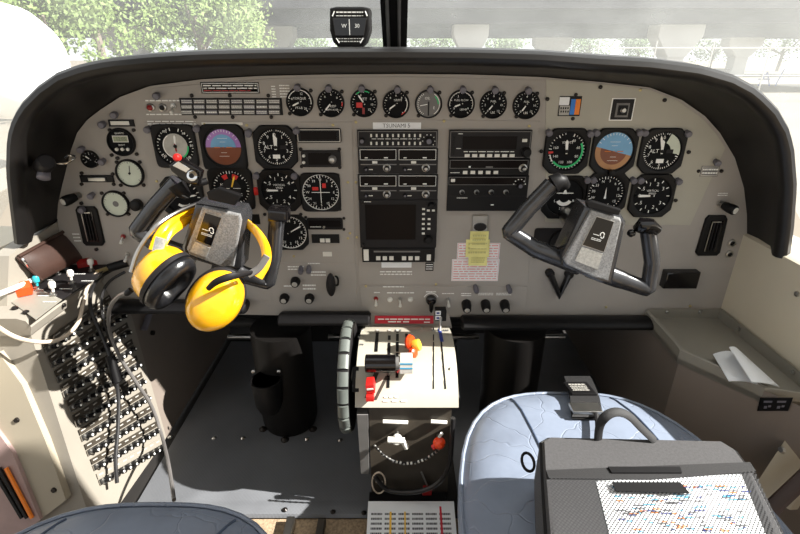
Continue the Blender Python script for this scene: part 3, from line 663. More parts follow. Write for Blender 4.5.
for px, py, lab in ((158, 95, 'grey post light above the red push button'), (116, 114, 'grey post light above the white label window'), (104, 123.5, 'grey post light left of the white label window'), (84, 208, 'grey post light beside the white tipped dimmer knob at far left')):
    o = pthing('post_light', px, py, lab, 'light', 'loose post lights'); mb = MB(); mb.lathe([(.005, 0), (.005, .006), (.0065, .007), (.0065, .015), (.005, .017), (0, .0175)], 'post', 14, (0, 0, 0), (.15, -.1, 1)); mb.build('hood', o)
o, z = unit(109, 119.5, 134.5, 126.5, 'label_window', 'white paper strip in a black frame above the digital clock', 'placard', .003); wrect(o, z, 111.5, 121, 130, 124.8, 'wplastic', name='paper_strip')
o, z = unit(81, 175, 114, 182, 'latch_plate', 'narrow black slotted latch plate below the tiny gauge at left', 'latch', .004); wrect(o, z, 90, 177, 107, 180.5, 'steel', .003, 'slide', .0006)
for px, py in ((82, 173), (113, 174), (82, 184), (114, 184)): scr(o, *rel(o, px, py))
o, z = unit(202, 122.2, 243, 125, 'label_strip', 'white label strip above the left attitude indicator', 'label', .0025, 'wplastic', bev=0)
lettering(o, z + .0001, 222, 123.6, 'N208TU', 1.7, 'ink') if False else None
# radio rack items
o, z = unit(297, 128, 341.5, 142.5, 'blank_display', 'blank black rectangular display with silver rim, left of the radio stack', 'display', .006, rim='steel', rr=.004); wrect(o, z, 301, 131, 337, 139, 'screen', .0004, 'screen')
o, z = unit(302, 150, 341, 166.5, 'small_control_unit', 'small display unit with round knob under the blank silver rimmed display', 'avionics unit', .008, 'blk2', rr=.004)
wrect(o, z, 309, 152, 332, 164, 'screen', .0004, 'screen'); knob(o, z, 333, 158.5, .008, .009, 'greyp', 'steel'); knob(o, z, 304.5, 155, .003, .005, 'wplastic'); knob(o, z, 304.5, 161.5, .003, .005, 'wplastic')
for px, py in ((301, 149), (339.5, 149), (302, 166), (340, 167)): scr(o, *rel(o, px, py), z=.002)
o, z = unit(307, 217.5, 343, 229, 'air_lever_unit', 'black slotted lever unit under the white cross indicator', 'control lever', .005, rr=.005)
wrect(o, z, 309, 219.5, 341, 226, 'screen', .0003, 'slot'); tiny_print(o, z + .0006, 316, 226, 'PULL ON', 1.8)
x, y = rel(o, 324, 227); mb = MB(); mb.tube([(x, y, z), (x + .003, y + .006, z + .012)], .0022, 'steel', 8); mb.build('lever', o)
for px, py in ((306, 217), (344, 218), (307, 228), (344, 229)): scr(o, *rel(o, px, py), r=.003)
o, z = unit(312, 234, 339.5, 242.5, 'button_unit', 'small black unit with two white push buttons', 'switch', .005)
wrect(o, z, 320.5, 237.5, 325, 241.3, 'wplastic', .002, 'button'); wrect(o, z, 326, 237.5, 330.5, 241.3, 'wplastic', .002, 'button')
o, z = unit(323, 251.5, 332, 256, 'tiny_label', 'tiny white label under the two white buttons', 'label', .0024, 'wplastic', bev=0)
# audio panel
G1 = 'units of the centre radio stack'
o, z = unit(373, 122.3, 421, 129, 'name_label', 'white paper label reading TSUNAMI 5 above the centre radio stack', 'label', .0026, 'pap', bev=0)
lettering(o, z + .0002, 396.5, 125.6, 'TSUNAMI 5', 4.2, 'ink')
o, z = unit(357.5, 129.5, 437.5, 147, 'audio_mixer', 'audio panel with two rows of small white buttons, top of centre radio stack', 'radio', .009, 'blk2', rim='greyp', group=G1)
for k in range(10):
    for yy in (133.2, 141): wrect(o, z, 370.6 + k * 5.4, yy, 372.3 + k * 5.4, yy + 3, 'wplastic', .002, 'button')
lines = MB(); a, b, c, d = relr(o, 372, 137.5, 420, 138.7); lines.lines(a, b, c, d, z + .0004, 'white', 1, 3); lines.build('print', o, smooth=False)
knob(o, z, 362.5, 140, .006, .008, 'blk2', 'post'); knob(o, z, 428.5, 140, .008, .009, 'blk2', 'post')
for k in range(7):
    t = math.radians(-40 + 37 * k); x, y = rel(o, 428.5, 140); mb = MB(); mb.box(x + .0115 * math.cos(t) - .0008, x + .0115 * math.cos(t) + .0008, y + .0115 * math.sin(t) - .0008, y + .0115 * math.sin(t) + .0008, z, z + .0004, 'white'); mb.build('mark', o)
for nrow, (ya, lab) in enumerate(((148, 'upper nav com radio with two dark windows in centre stack'), (174, 'lower nav com radio with two dark windows, just above the big dark screen'))):
    o, z = unit(358.5, ya, 437.5, ya + 25, 'nav_com_radio', lab, 'radio', .009, 'blk2', group=G1)
    for x0, x1 in ((360, 396.5), (398.5, 436)): 
        wrect(o, z, x0 + .7, ya + 1, x1 - .7, ya + 10.6, 'screen', .0004, 'display_window', outline='white')
        wrect(o, z + .0005, x0 + 5, ya + 8.4, x0 + 8, ya + 9.3, 'white', .0002, 'digit_mark'); wrect(o, z + .0005, x0 + 24, ya + 8.2, x0 + 28, ya + 9.3, 'white', .0002, 'digit_mark')
        wrect(o, z, x0 + 12.5, ya + 12, x0 + 17.5, ya + 14.4, 'wplastic', .002, 'button')
        knob(o, z, x0 + 27, ya + 18.8, .0078, .006, 'steel', None); knob(o, z + .006, x0 + 27, ya + 18.8, .0055, .006, 'blk2', 'steel')
        knob(o, z, x0 + 6.5, ya + 20, .0038, .006, 'blk', 'post')
        a, b, c, d = relr(o, x0 + 1, ya + 15, x1, ya + 16); mb = MB(); mb.box(a, b, c, d, z, z + .0003, 'greyp'); mb.build('rule', o)
        a, b, c, d = relr(o, x0 + 9, ya + 19.5, x0 + 13, ya + 21.5); mb = MB(); mb.lines(a, b, c, d, z + .0003, 'white', 1, 4); mb.build('print', o, smooth=False)
o, z = unit(360, 198.5, 436.5, 246, 'multifunction_display', 'large dark weather radar screen with buttons at right, in centre radio stack', 'display', .011, 'blk2', group=G1)
wrect(o, z, 366, 203, 415.5, 237.5, 'screen', .0006, 'screen', outline='blk'); tiny_print(o, z + .0003, 367, 200.2, 'BENDIX', 1.7)
for px, py in ((423.3, 207.3), (423.3, 212.2), (428, 208.7), (433, 208.7), (423.2, 217.2), (428.8, 217.2), (423, 222), (428.6, 222), (423, 226.8), (428.6, 226.8), (423, 231.5)): wrect(o, z, px - 1.4, py - .9, px + 1.4, py + .9, 'wplastic', .0016, 'button')
knob(o, z, 431, 203.5, .007, .012, 'blk'); knob(o, z, 428, 237, .009, .013, 'blk')
for px, py in ((363, 201), (363.5, 243)): scr(o, *rel(o, px, py), z=z)
o, z = unit(362.5, 246.5, 434.5, 260.5, 'audio_selector_strip', 'black strip with a row of white push buttons under the large dark screen', 'radio', .010, 'blk', group=G1)
wrect(o, z, 364, 247.5, 369, 258.5, 'wplastic', .002, 'rocker_button')
for px in (378.5, 385, 391.5, 404, 410.5, 417): wrect(o, z, px - 2.1, 254.3, px + 2.1, 258, 'wplastic', .002, 'button')
wrect(o, z, 426.5, 252.5, 430.5, 258.2, 'wplastic', .002, 'button')
a, b, c, d = relr(o, 374, 249, 420, 250.5); mb = MB(); mb.box(a, b, c, d, z, z + .0003, 'greyp'); mb.build('rule', o)
o, z = unit(381.5, 262, 411.5, 267.2, 'white_label', 'white printed label centred under the radio stack', 'label', .0024, 'pap', bev=0)
o, z = unit(425.3, 262.3, 433.3, 270.3, 'black_label', 'small square black label with white print right of the white label', 'label', .0024, 'blk', bev=0)
a, b, c, d = relr(o, 426, 263, 432.6, 269.6); mb = MB(); mb.lines(a, b, c, d, z + .0002, 'white', 3, 8); mb.build('print', o, smooth=False)
# right stack
G2 = 'units of the right radio stack'
o, z = unit(448.5, 129.5, 530, 157.5, 'gps_navigator', 'navigator unit with wide dark screen over seven white keys, top of right radio stack', 'radio', .010, 'blk2', rim='greyp', group=G2)
wrect(o, z, 462, 135.5, 515.5, 148.3, 'screen', .0006, 'screen', outline='blk')
for k in range(7): wrect(o, z, 464 + k * 7.4, 153, 468.9 + k * 7.4, 156, 'wplastic', .002, 'key')
a, b, c, d = relr(o, 463, 149.8, 513, 151.5); mb = MB(); mb.lines(a, b, c, d, z + .0003, 'white', 1, 21); mb.build('print', o, smooth=False)
wrect(o, z, 521, 138, 525.7, 141, 'wplastic', .002, 'key'); knob(o, z, 524.5, 151, .010, .013, 'blk'); wrect(o, z, 452, 135, 454.2, 154, 'blk', .001, 'card_slot'); tiny_print(o, z + .0003, 460, 133, 'GPS', 1.7); tiny_print(o, z + .0003, 458, 147.5, 'OBS', 1.8)
o, z = unit(448, 158, 528.5, 174.5, 'transponder', 'flat transponder unit with five white keys, middle of right radio stack', 'radio', .009, 'blk', group=G2)
wrect(o, z, 449.8, 159.5, 526.5, 167, 'screen', .0005, 'display_window', outline='greyp')
for k in range(5): wrect(o, z, 462.3 + k * 7.6, 169.7, 466.7 + k * 7.6, 172.8, 'wplastic', .002, 'key')
knob(o, z, 521.8, 167, .008, .006, 'steel'); knob(o, z + .006, 521.8, 167, .0055, .006, 'blk2', 'steel'); wrect(o, z + .0006, 485, 165.3, 492, 166.6, 'greyp', .0002, 'digit_mark'); wrect(o, z + .0006, 468, 165, 470, 166.6, 'white', .0002, 'digit_mark')
a, b, c, d = relr(o, 450, 171, 459, 172.3); mb = MB(); mb.lines(a, b, c, d, z + .0003, 'white', 1, 22); mb.build('print', o, smooth=False)
o, z = unit(447, 175, 526.5, 210, 'adf_receiver', 'lowest unit of right radio stack with row of four small round knobs', 'radio', .008, 'blk', group=G2)
wrect(o, z, 448.8, 176.6, 524, 183.5, 'screen', .0005, 'display_window', outline='greyp'); wrect(o, z + .0006, 450.5, 177.8, 454.5, 180.8, 'wplastic', .001, 'key')
for px in (461.5, 476, 490.5, 505): knob(o, z, px, 191, .0052, .006, 'steel'); knob(o, z + .006, px, 191, .0036, .003, 'blk')
knob(o, z, 518.5, 184, .0062, .010, 'blk2', 'post')
for k in range(6):
    t = math.radians(10 + 32 * k); x, y = rel(o, 518.5, 184); mb = MB(); mb.box(x + .0115 * math.cos(t) - .0011, x + .0115 * math.cos(t) + .0011, y + .0115 * math.sin(t) - .0008, y + .0115 * math.sin(t) + .0008, z, z + .0007, 'white'); mb.build('mark', o)
a, b, c, d = relr(o, 447.5, 194.8, 526, 195.3); mb = MB(); mb.box(a, b, c, d, z, z + .0003, 'blk2'); mb.build('rule', o)
tiny_print(o, z + .0003, 461.5, 196.8, 'CENTURY', 1.8); wrect(o, z, 490, 203.2, 493, 204.2, 'white', .0003, 'mark')
# clip with sticky note, placards
o, z = unit(472, 214.5, 487.5, 230.5, 'ashtray_clip', 'polished metal clip above the yellow sticky note', 'clip', .006, 'steel', rr=.002)
x, y = rel(o, 479.5, 225.5); mb = MB(); mb.lathe([(.0125, 0), (.0125, .006), (.010, .007)], 'blk2', 24, (x, y, z), sy=.62); mb.lathe([(.0135, 0), (.0135, .003), (.0125, .003)], 'chrome', 24, (x, y, z), sy=.64); mb.build('dial', o)
def placard(x0, y0, x1, y1, label, m, border, ink, rows, seed, z=.0026, name='placard', inset=.0014):
    o = pthing(name, (x0 + x1) / 2, (y0 + y1) / 2, label, 'placard'); a, b, c, d = relr(o, x0, y0, x1, y1); mb = MB(); mb.box(a, b, c, d, z - .0004, z, m)
    if border:
        e = inset
        for q in ((a + e, b - e, d - e - .0007, d - e), (a + e, b - e, c + e, c + e + .0007), (a + e, a + e + .0007, c + e, d - e), (b - e - .0007, b - e, c + e, d - e)): mb.box(*q, z, z + .0002, border)
    if rows: mb.lines(a + .004, b - .004, c + .003, d - .003, z + .0002, ink, rows, seed)
    mb.build('sheet', o, smooth=False); return o
placard(457, 242.5, 499.5, 258.5, 'red bordered white placard half covered by the yellow sticky note', 'pap', 'redp', 'inkp', 5, 31)
placard(451.5, 258.8, 498.5, 280.5, 'larger pale placard with red lines of print below the yellow sticky note', 'pap', 'inkp', 'inkp', 8, 32)
o = pthing('sticky_note', 479, 246, 'yellow sticky notes hanging from the metal clip', 'note'); mb = MB()
for (x0, y0, x1, y1, dz, q) in ((469.5, 230.5, 488, 247, .004, .004), (465.5, 239, 489, 256, .0032, .003), (468, 253, 486.5, 263.5, .0045, .007)):
    a, b, c, d = relr(o, x0, y0, x1, y1); mb.loft([[Vector((a, d, dz)), Vector((a, (c + d) / 2, dz + q * .3)), Vector((a, c, dz + q))], [Vector((b, d, dz)), Vector((b, (c + d) / 2, dz + q * .3)), Vector((b, c, dz + q))]], 'note', closed=False)
    mb.lines(a + .005, b - .006, c + .006, d - .004, dz + q + .0004, 'inko', 3, 41)
mb.build('note_sheet', o, smooth=False)
# right upper: coloured card, black framed switch, small plate
o, z = unit(558.5, 96, 580.5, 116, 'colour_chart', 'small chart square, checkered at left and blue and orange at right', 'placard', .002, 'blk', bev=0)
wrect(o, z, 559, 97, 569, 105, 'pap', name='white_patch'); wrect(o, z, 559, 105.5, 569, 115, 'silver', name='checker_patch')
for k in range(8): wrect(o, z + .0007, 560 + (k % 4) * 2.3, 107 + (k // 4) * 3.4, 561.3 + (k % 4) * 2.3, 109 + (k // 4) * 3.4, 'blk', .0002, 'checker_square')
wrect(o, z, 570, 99, 574.5, 114.5, 'blue', name='blue_patch'); wrect(o, z, 574.7, 99, 579.5, 114.5, 'oran', name='orange_patch')
scr(o, *rel(o, 575.5, 94.7)); scr(o, *rel(o, 572.5, 118.5))
o, z = unit(610, 98, 633.5, 120.5, 'framed_switch', 'square black switch in a white border at upper right of panel', 'switch', .002, 'white', bev=0)
wrect(o, z, 611.2, 99, 632.3, 119.5, 'blk2', name='plate'); wrect(o, z + .0006, 615, 103, 628, 117, 'greyp', .001, 'inner_frame'); wrect(o, z + .0016, 617, 105, 626.5, 115, 'blk', .001, 'guard'); knob(o, z + .002, 622, 110, .005, .006, 'steel')
scr(o, *rel(o, 664, 100)) if False else None
o, z = unit(700, 165.5, 718.5, 176.5, 'small_plate', 'small silver plate with white print near right end of panel', 'placard', .002, 'greyp', rim='steel')
a, b, c, d = relr(o, 702, 167.5, 717, 174.5); mb = MB(); mb.lines(a, b, c, d, z + .0004, 'white', 2, 51); mb.build('print', o, smooth=False)
scr(o, *rel(o, 698, 171)); scr(o, *rel(o, 721, 171)); post(o, *rel(o, 715, 161))
# dimmer knobs at both ends
def dimmer(px, py, lab, ax):
    o = pthing('dimmer_knob', px, py, lab, 'knob'); mb = MB(); mb.lathe([(.006, 0), (.006, .004), (.004, .005), (.004, .012)], 'steel', 14, ax=ax); mb.build('bushing', o)
    mb = MB(); mb.lathe([(.0075, .010), (.0085, .014), (.010, .024), (.010, .034), (.009, .036)], 'blk', 18, ax=ax); mb.build('grip', o)
    mb = MB(); mb.lathe([(.0065, .036), (.0065, .0375), (.004, .038)], 'wplastic', 18, ax=ax); mb.build('cap', o)
dimmer(80, 195, 'black knob with white cap at far left of panel', (-.35, -.12, .8)); dimmer(719, 203, 'black knob with white cap at far right of panel', (.35, -.15, .8))
# louvre vents
def vent(pts, lab):
    cx = sum(p[0] for p in pts) / 4; cy = sum(p[1] for p in pts) / 4
    o = pthing('air_vent', cx, cy, lab, 'vent'); P4 = [Vector(rel(o, *p)) for p in pts]; mb = MB()
    def q(u, v): return P4[0].lerp(P4[1], u).lerp(P4[3].lerp(P4[2], u), v)
    mb.prism([q(u, v) for u, v in ((.12, 0), (.88, 0), (1, .08), (1, .92), (.88, 1), (.12, 1), (0, .92), (0, .08))], 0, .006, 'blk', .0015); mb.build('frame', o)
    m2 = MB(); m2.prism([q(u, v) for u, v in ((.25, .12), (.8, .12), (.8, .88), (.25, .88))], .006, .0075, 'gloss'); m2.build('opening', o)
    for k in range(3):
        m3 = MB(); u = .36 + k * .14; m3.prism([q(u, .16), q(u + .035, .16), q(u + .035, .84), q(u, .84)], .0075, .011, 'blk2'); m3.build('louvre', o)
    m4 = MB(); m4.prism([q(.27, .13), q(.31, .13), q(.31, .87), q(.27, .87)], .0078, .0082, 'steel'); m4.prism([q(.27, .13), q(.7, .13), q(.7, .155), q(.27, .155)], .0078, .0082, 'steel'); m4.build('edge_strip', o)
    return o
vent([(76, 206), (97, 206), (106, 245), (85, 245)], 'tall black louvre vent at left end of panel'); vent([(706, 215), (727, 215), (718, 255), (694, 255)], 'tall black louvre vent at right end of panel')
for px, py, lab in ((731.5, 243, 'upper chrome headset jack at right end of panel'), (729, 254, 'lower chrome headset jack at right end of panel')):
    o = pthing('headset_jack', px, py, lab, 'jack', 'chrome jacks'); mb = MB(); mb.lathe([(.0085, 0), (.0085, .003), (.005, .004), (.005, .001)], 'steel', 16); mb.build('collar', o); mb = MB(); mb.disc(.005, .0022, 'blk'); mb.build('socket', o)
# black eyeball vent behind right yoke, black V clip, black holder, red dot
o, z = unit(533, 228, 592, 258, 'ball_vent', 'dark ball vent plate behind the right yoke', 'vent', .004, 'blk2', rr=.006); x, y = rel(o, 563, 242); mb = MB(); mb.lathe([(.030, 0), (.030, .006), (.022, .008), (.020, .002), (0, .006)], 'blk', 28, (x, y, z)); mb.build('ball', o)
o = pthing('cord_clip', 558, 285, 'black rubber V shaped clip under the right yoke', 'clip'); mb = MB(); a, b, c = rel(o, 549, 272), rel(o, 558, 293), rel(o, 568, 273)
mb.tube([(*a, .008), (*b, .010), (*c, .008)], [.0075, .0095, .0075], 'seal', 10)
for p in (a, c): mb.lathe([(.009, 0), (.009, .012), (.006, .014)], 'blk', 12, (*p, 0))
mb.build('rubber_loop', o)
o, z = unit(661, 269, 694, 285, 'cup_latch', 'small black rectangular holder on lower right of panel', 'holder', .020, 'gloss', bev=.003)
o = pthing('indicator_dot', 256, 191, 'bright red round dot left of the vertical speed indicator', 'marker'); mb = MB(); mb.lathe([(.0085, 0), (.0085, .003), (.006, .0045), (0, .005)], 'red', 20); mb.build('dot', o)
# lower knobs and switches
def dknob(px, py, lab, ax=(0, -.15, 1), r=.0105, L=.017):
    o = pthing('rotary_knob', px, py, lab, 'knob', 'rotary knobs with pale caps'); mb = MB(); mb.lathe([(r * .9, .001), (r, .003), (r, L * .5), (r * .88, L * .9), (r * .8, L)], 'blk', 24, ax=ax); mb.build('grip', o)
    mb = MB(); mb.lathe([(r * .55, L), (r * .55, L + .001), (r * .4, L + .0016)], 'silver', 20, ax=ax); mb.build('cap', o)
dknob(296, 280, 'upper black rotary knob of the three beside the left yoke'); dknob(285, 296.5, 'lower left black rotary knob of the three beside the left yoke'); dknob(310, 296.5, 'lower right black rotary knob of the three beside the left yoke')
for px, q in ((466, 'leftmost'), (485, 'middle'), (504, 'rightmost')):
    dknob(px, 302, q + ' long black knob with silver cap above the right rail', (0, -.3, 1), .0105, .026)
for px, py, lab in ((301, 267, 'left of two dark post lights above the rotary knobs by left yoke'), (309, 266.5, 'right of two dark post lights above the rotary knobs by left yoke'), (475, 286, 'black hooded post light above the knobs left of right yoke'), (508, 286, 'dark post light under the right yoke, above the rightmost long knob')):
    o = pthing('post_light', px, py, lab, 'light', 'dark post lights'); mb = MB(); mb.lathe([(.005, 0), (.0055, .006), (.0062, .012), (.005, .019), (0, .020)], 'post', 14, ax=(.1, -.35, 1)); mb.build('hood', o)
o = pthing('pull_handle', 333, 281, 'large flat black oval handle beside the parking brake guard', 'handle'); mb = MB(); mb.lathe([(.0, .012), (.018, .0125), (.026, .016), (.026, .022), (.018, .027), (0, .028)], 'blk2', 24, (-.002, 0, 0), sx=.38); mb.build('grip', o)
mb = MB(); mb.tube([(.006, .012, 0), (.013, .012, .012), (.013, 0, .013), (.010, -.008, .006), (.004, -.010, .0)], .0022, 'blk', 8, smooth=2); mb.build('wire_guard', o)
for px, py, lab, tip in ((376, 298, 'leftmost toggle with red collar on centre switch panel', 'wplastic'), (400, 299, 'taller white toggle on centre switch panel', 'wplastic'), (448, 299, 'single white toggle right of the ignition knob', 'wplastic')):
    toggle(px, py, lab, tip, base='redd' if px < 380 else 'steel')
for px, lab in ((390, 'small white round button left of the taller toggle'), (410.5, 'small white round button right of the taller toggle')):
    o = pthing('push_button', px, 299, lab, 'button', 'white round buttons'); mb = MB(); mb.lathe([(.006, 0), (.006, .003), (.005, .004), (.005, .006), (.003, .0075)], 'wplastic', 16); mb.build('cap', o)
o = pthing('ignition_knob', 431, 299, 'black teardrop ignition selector knob on centre switch panel', 'knob'); mb = MB(); mb.lathe([(.011, 0), (.012, .004), (.010, .012), (.006, .014)], 'gloss', 20); mb.build('knob_body', o)
mb = MB(); mb.prism([(-.0055, .004), (.0055, .004), (.004, -.020), (0, -.026), (-.004, -.020)], .006, .020, 'gloss', .002); mb.build('pointer', o)
mb = MB(); mb.arc(.015, .017, -70, 70, .0025, 'white'); mb.build('print', o)
for px, py, lab, c1 in ((124, 236, 'red and white rocker toggle left of the left yoke', 'redd'), (128, 254, 'white tipped toggle below the red toggle, left of the left yoke', 'steel')): toggle(px, py, lab, base=c1)
o = pthing('rotary_knob', 138, 204, 'dark knob beside the left yoke grip', 'knob'); mb = MB(); mb.lathe([(.011, 0), (.012, .004), (.011, .014), (.008, .016)], 'blk', 20); mb.build('grip', o)
o, z = unit(210, 214, 260, 224, 'blank_plate', 'flat black plate partly behind the hub of the left yoke', 'plate', .003)
# ---- padded rails under the panel
def rail(x0, x1, y, lab, drop=.025, depth=.050):
    a, b = onY(x0, y), onY(x1, y); mb = MB(); R_ = []
    for x, s_ in ((a.x, .75), (a.x + .004, 1), (b.x - .004, 1), (b.x, .75)):
        R_.append([Vector((x, PY - depth / 2 + (depth / 2) * s_ * math.cos(t), a.z - drop / 2 + drop / 2 * s_ * math.sin(t))) for t in [2 * PI * k / 16 + .2 for k in range(16)]])
    mb.loft(R_, 'blk'); o = mb.build('padded_rail'); tag(o, lab, 'rail', 'padded rails under the panel')
rail(281, 371, 308, 'black padded rail under panel between left yoke and throttle pedestal')
rail(460, 649, 312, 'long black padded rail under the right half of the panel')
rail(118, 250, 296, 'black padded rail under panel beneath the yellow headset')
# ================================================================= CONTROL YOKES
def sharp(l, k=.12):
    o = [l[0]]
    for a, b, c in zip(l, l[1:], l[2:]):
        a, b, c = Vector(a), Vector(b), Vector(c); o += [tuple(b.lerp(a, k)), tuple(b), tuple(b.lerp(c, k))]
    return o + [l[-1]]
def yoke(Y, left, hub, right, hubpoly, padpoly, plate, silver, clip, shaft, lab, name='control_yoke', rad=.0155, headr=None, clipm='blk'):
    """arms and handles are tubes through measured points; everything hangs on a shaft into the panel"""
    o = empty(name, onY(*shaft, Y), lab, 'control yoke'); T = o.location.copy()
    def q(px, py, d=0): return onY(px, py, Y - d) - T
    mb = MB(); L_ = sharp(left); mb.tube([q(*p) for p in L_], [rad * (.95 if i < len(L_) * .5 else .95 + .45 * (i / len(L_) - .5)) for i in range(len(L_))], 'yoke', 16, smooth=1, flat=.85, up=(0, -1, 0)); mb.build('handle', o)
    mb = MB(); L_ = sharp(right); mb.tube([q(*p) for p in L_], [rad * (1.2 - .3 * min(1, i / len(L_) * 2)) for i in range(len(L_))], 'yoke', 16, smooth=1, flat=.85, up=(0, -1, 0)); mb.build('handle', o)
    # hub casting: thick polygon with bevelled edge
    mb = MB(); mb.T = Matrix.Translation(-T) @ Matrix(((1, 0, 0, 0), (0, 0, -1, 0), (0, 1, 0, 0), (0, 0, 0, 1)))
    def pp(lst, d): return [(onY(x, y, Y - d).x, onY(x, y, Y - d).z) for x, y in lst]
    mb.prism(pp(hubpoly, .02), -Y - .02, -Y + .024, 'yoke', .006); mb.build('hub', o)
    mb2 = MB(); mb2.T = mb.T; mb2.prism(pp(padpoly, .026), -Y + .02, -Y + .030, 'cast', .003); mb2.build('hub_cover', o)
    m3 = MB(); m3.T = mb.T; PL_ = pp(plate, .032); pcx = sum(p[0] for p in PL_) / 4; pcy = sum(p[1] for p in PL_) / 4; m3.prism([(pcx + (x - pcx) * 1.05, pcy + (y - pcy) * 1.04) for x, y in PL_], -Y + .029, -Y + .0310, 'steel', .0004); m3.prism(PL_, -Y + .0305, -Y + .0316, 'gloss', .0003)
    P4 = pp(plate, .032); cx = sum(p[0] for p in P4) / 4; cy = sum(p[1] for p in P4) / 4; ang = math.atan2(P4[1][1] - P4[0][1], P4[1][0] - P4[0][0])
    m3.T = mb.T @ Matrix.Translation((cx, cy, -Y + .0318)) @ Matrix.Rotation(ang, 4, 'Z')
    m3.lines(-.010, .008, -.013, -.008, 0, 'white', 2, 4); m3.arc(.0025, .0042, -150, 100, 0, 'white', (.005, .001)); m3.arc(.0016, .0032, 20, 260, 0, 'white', (.007, -.003)); m3.lines(-.010, .001, -.004, -.001, 0, 'white', 1, 9)
    m3.build('emblem_plate', o, smooth=False)
    m4 = MB(); m4.T = mb.T; m4.prism(pp(silver, .032), -Y + .029, -Y + .0312, 'silverp', .0005); m4.build('lower_plate', o)
    m5 = MB(); m5.T = mb.T; m5.prism(pp(clip, .035), -Y + .024, -Y + .034, clipm, .002)
    m5.build('chart_clip', o)
    m6 = MB(); s0 = q(*shaft); m6.tube([s0, Vector((s0.x, PY - .002 - T.y, s0.z + .002))], .018, 'steel', 16); m6.build('shaft', o)
    return o, q, mb.T
YR = .80
oR, q, TT = yoke(YR, [(552, 184), (528, 209), (509, 232), (534, 248), (580, 266)], None, [(590, 268), (622, 280), (648, 289), (652, 262), (648, 230)],
     [(584, 205), (621, 214), (626, 222), (612, 284), (600, 283), (562, 266), (561, 254)], [(591, 209), (620, 218), (621, 222), (608, 280), (594, 277), (566, 264), (563, 259)],
     [(597, 217), (614, 222), (604, 252), (583, 245)], [(582, 247), (603, 254), (598, 270), (575, 261)], [(587, 203), (592, 201), (622, 210), (619, 216), (588, 208)], (592, 240),
     'right black control yoke tilted clockwise, with empty grips and silver hub')
mb = MB(); mb.tube([q(641, 229, .004), q(644, 224, .01), q(657, 231, .006)], [.014, .018, .010], 'gloss', 10, smooth=1, flat=.8); mb.build('grip_head', oR)
mb = MB(); mb.lathe([(.006, 0), (.007, .006), (.004, .011)], 'gloss', 12, q(633, 233, .01), (-1, -.5, .1)); mb.build('trigger', oR)
mb = MB(); mb.tube([q(553, 184, 0), q(560, 180, 0), q(566, 186, -.01)], [.016, .014, .008], 'blk', 12, smooth=1); mb.build('grip_cap', oR)
YL = .80
oL, q, TT = yoke(YL, [(178, 182), (155, 207), (137, 231), (160, 246), (195, 258)], None, [(215, 262), (242, 274), (268, 282), (274, 255), (277, 216)],
     [(196, 203), (242, 210), (246, 218), (242, 268), (226, 270), (184, 256), (182, 246)], [(203, 206), (240, 214), (242, 220), (234, 266), (222, 266), (190, 254), (187, 248)],
     [(205, 213), (221, 218), (211, 246), (196, 240)], [(195, 242), (210, 248), (206, 258), (189, 252)], [(206, 193), (218, 188), (241, 196), (234, 206), (208, 200)], (214, 238),
     'left black control yoke tilted clockwise, carrying the yellow headset')
mb = MB(); mb.T = Matrix.Translation(-oL.location) @ Matrix(((1, 0, 0, 0), (0, 0, -1, 0), (0, 1, 0, 0), (0, 0, 0, 1)))
def PPx(lst, Y): return [(onY(x, y, Y).x, onY(x, y, Y).z) for x, y in lst]
mb.prism(PPx([(268, 209), (287, 211), (287, 222), (268, 221)], .78), -.81, -.775, 'gloss', .004); mb.build('grip_head', oL)
mb = MB(); mb.tube([q(176, 184, 0), q(180, 190, 0), q(187, 196, -.01)], [.016, .014, .008], 'blk', 12, smooth=1); mb.build('grip_cap', oL)
# switch pod on top of the left grip (chrome bracket, red button)
oS = empty('grip_switch_bracket', onY(185, 172, .78), 'chrome bracket with red button and round socket clamped on left yoke grip', 'bracket'); T0 = oS.location.copy()
mb = MB(); mb.T = Matrix.Translation(-T0) @ Matrix(((1, 0, 0, 0), (0, 0, -1, 0), (0, 1, 0, 0), (0, 0, 0, 1)))
mb.prism(PPx([(168, 166), (178, 158), (201, 172), (198, 185), (186, 184), (170, 172)], .775), -.79, -.778, 'gloss', .002); mb.prism(PPx([(172, 166), (178, 161), (190, 169), (186, 173)], .775), -.778, -.776, 'chrome', .0008); mb.build('bracket_plate', oS)
mb = MB(); mb.T = Matrix.Translation(-T0); mb.lathe([(.006, 0), (.006, .006), (.004, .009), (0, .0095)], 'red', 16, onY(178, 157.5, .775), (0, -1, .2)); mb.build('button', oS)
mb = MB(); mb.T = Matrix.Translation(-T0); mb.lathe([(.0085, 0), (.0085, .004), (.006, .005)], 'chrome', 18, onY(193, 176, .775), (0, -1, .3)); mb.lathe([(.004, .0045), (.004, .0065)], 'blk', 14, onY(193, 176, .775), (0, -1, .3)); mb.build('socket', oS)
mb = MB(); mb.T = Matrix.Translation(-T0); mb.tube([onY(186, 176, .785), onY(196, 184, .79), onY(207, 181, .80)], .006, 'blk', 10, smooth=2); mb.build('cable_stub', oS)
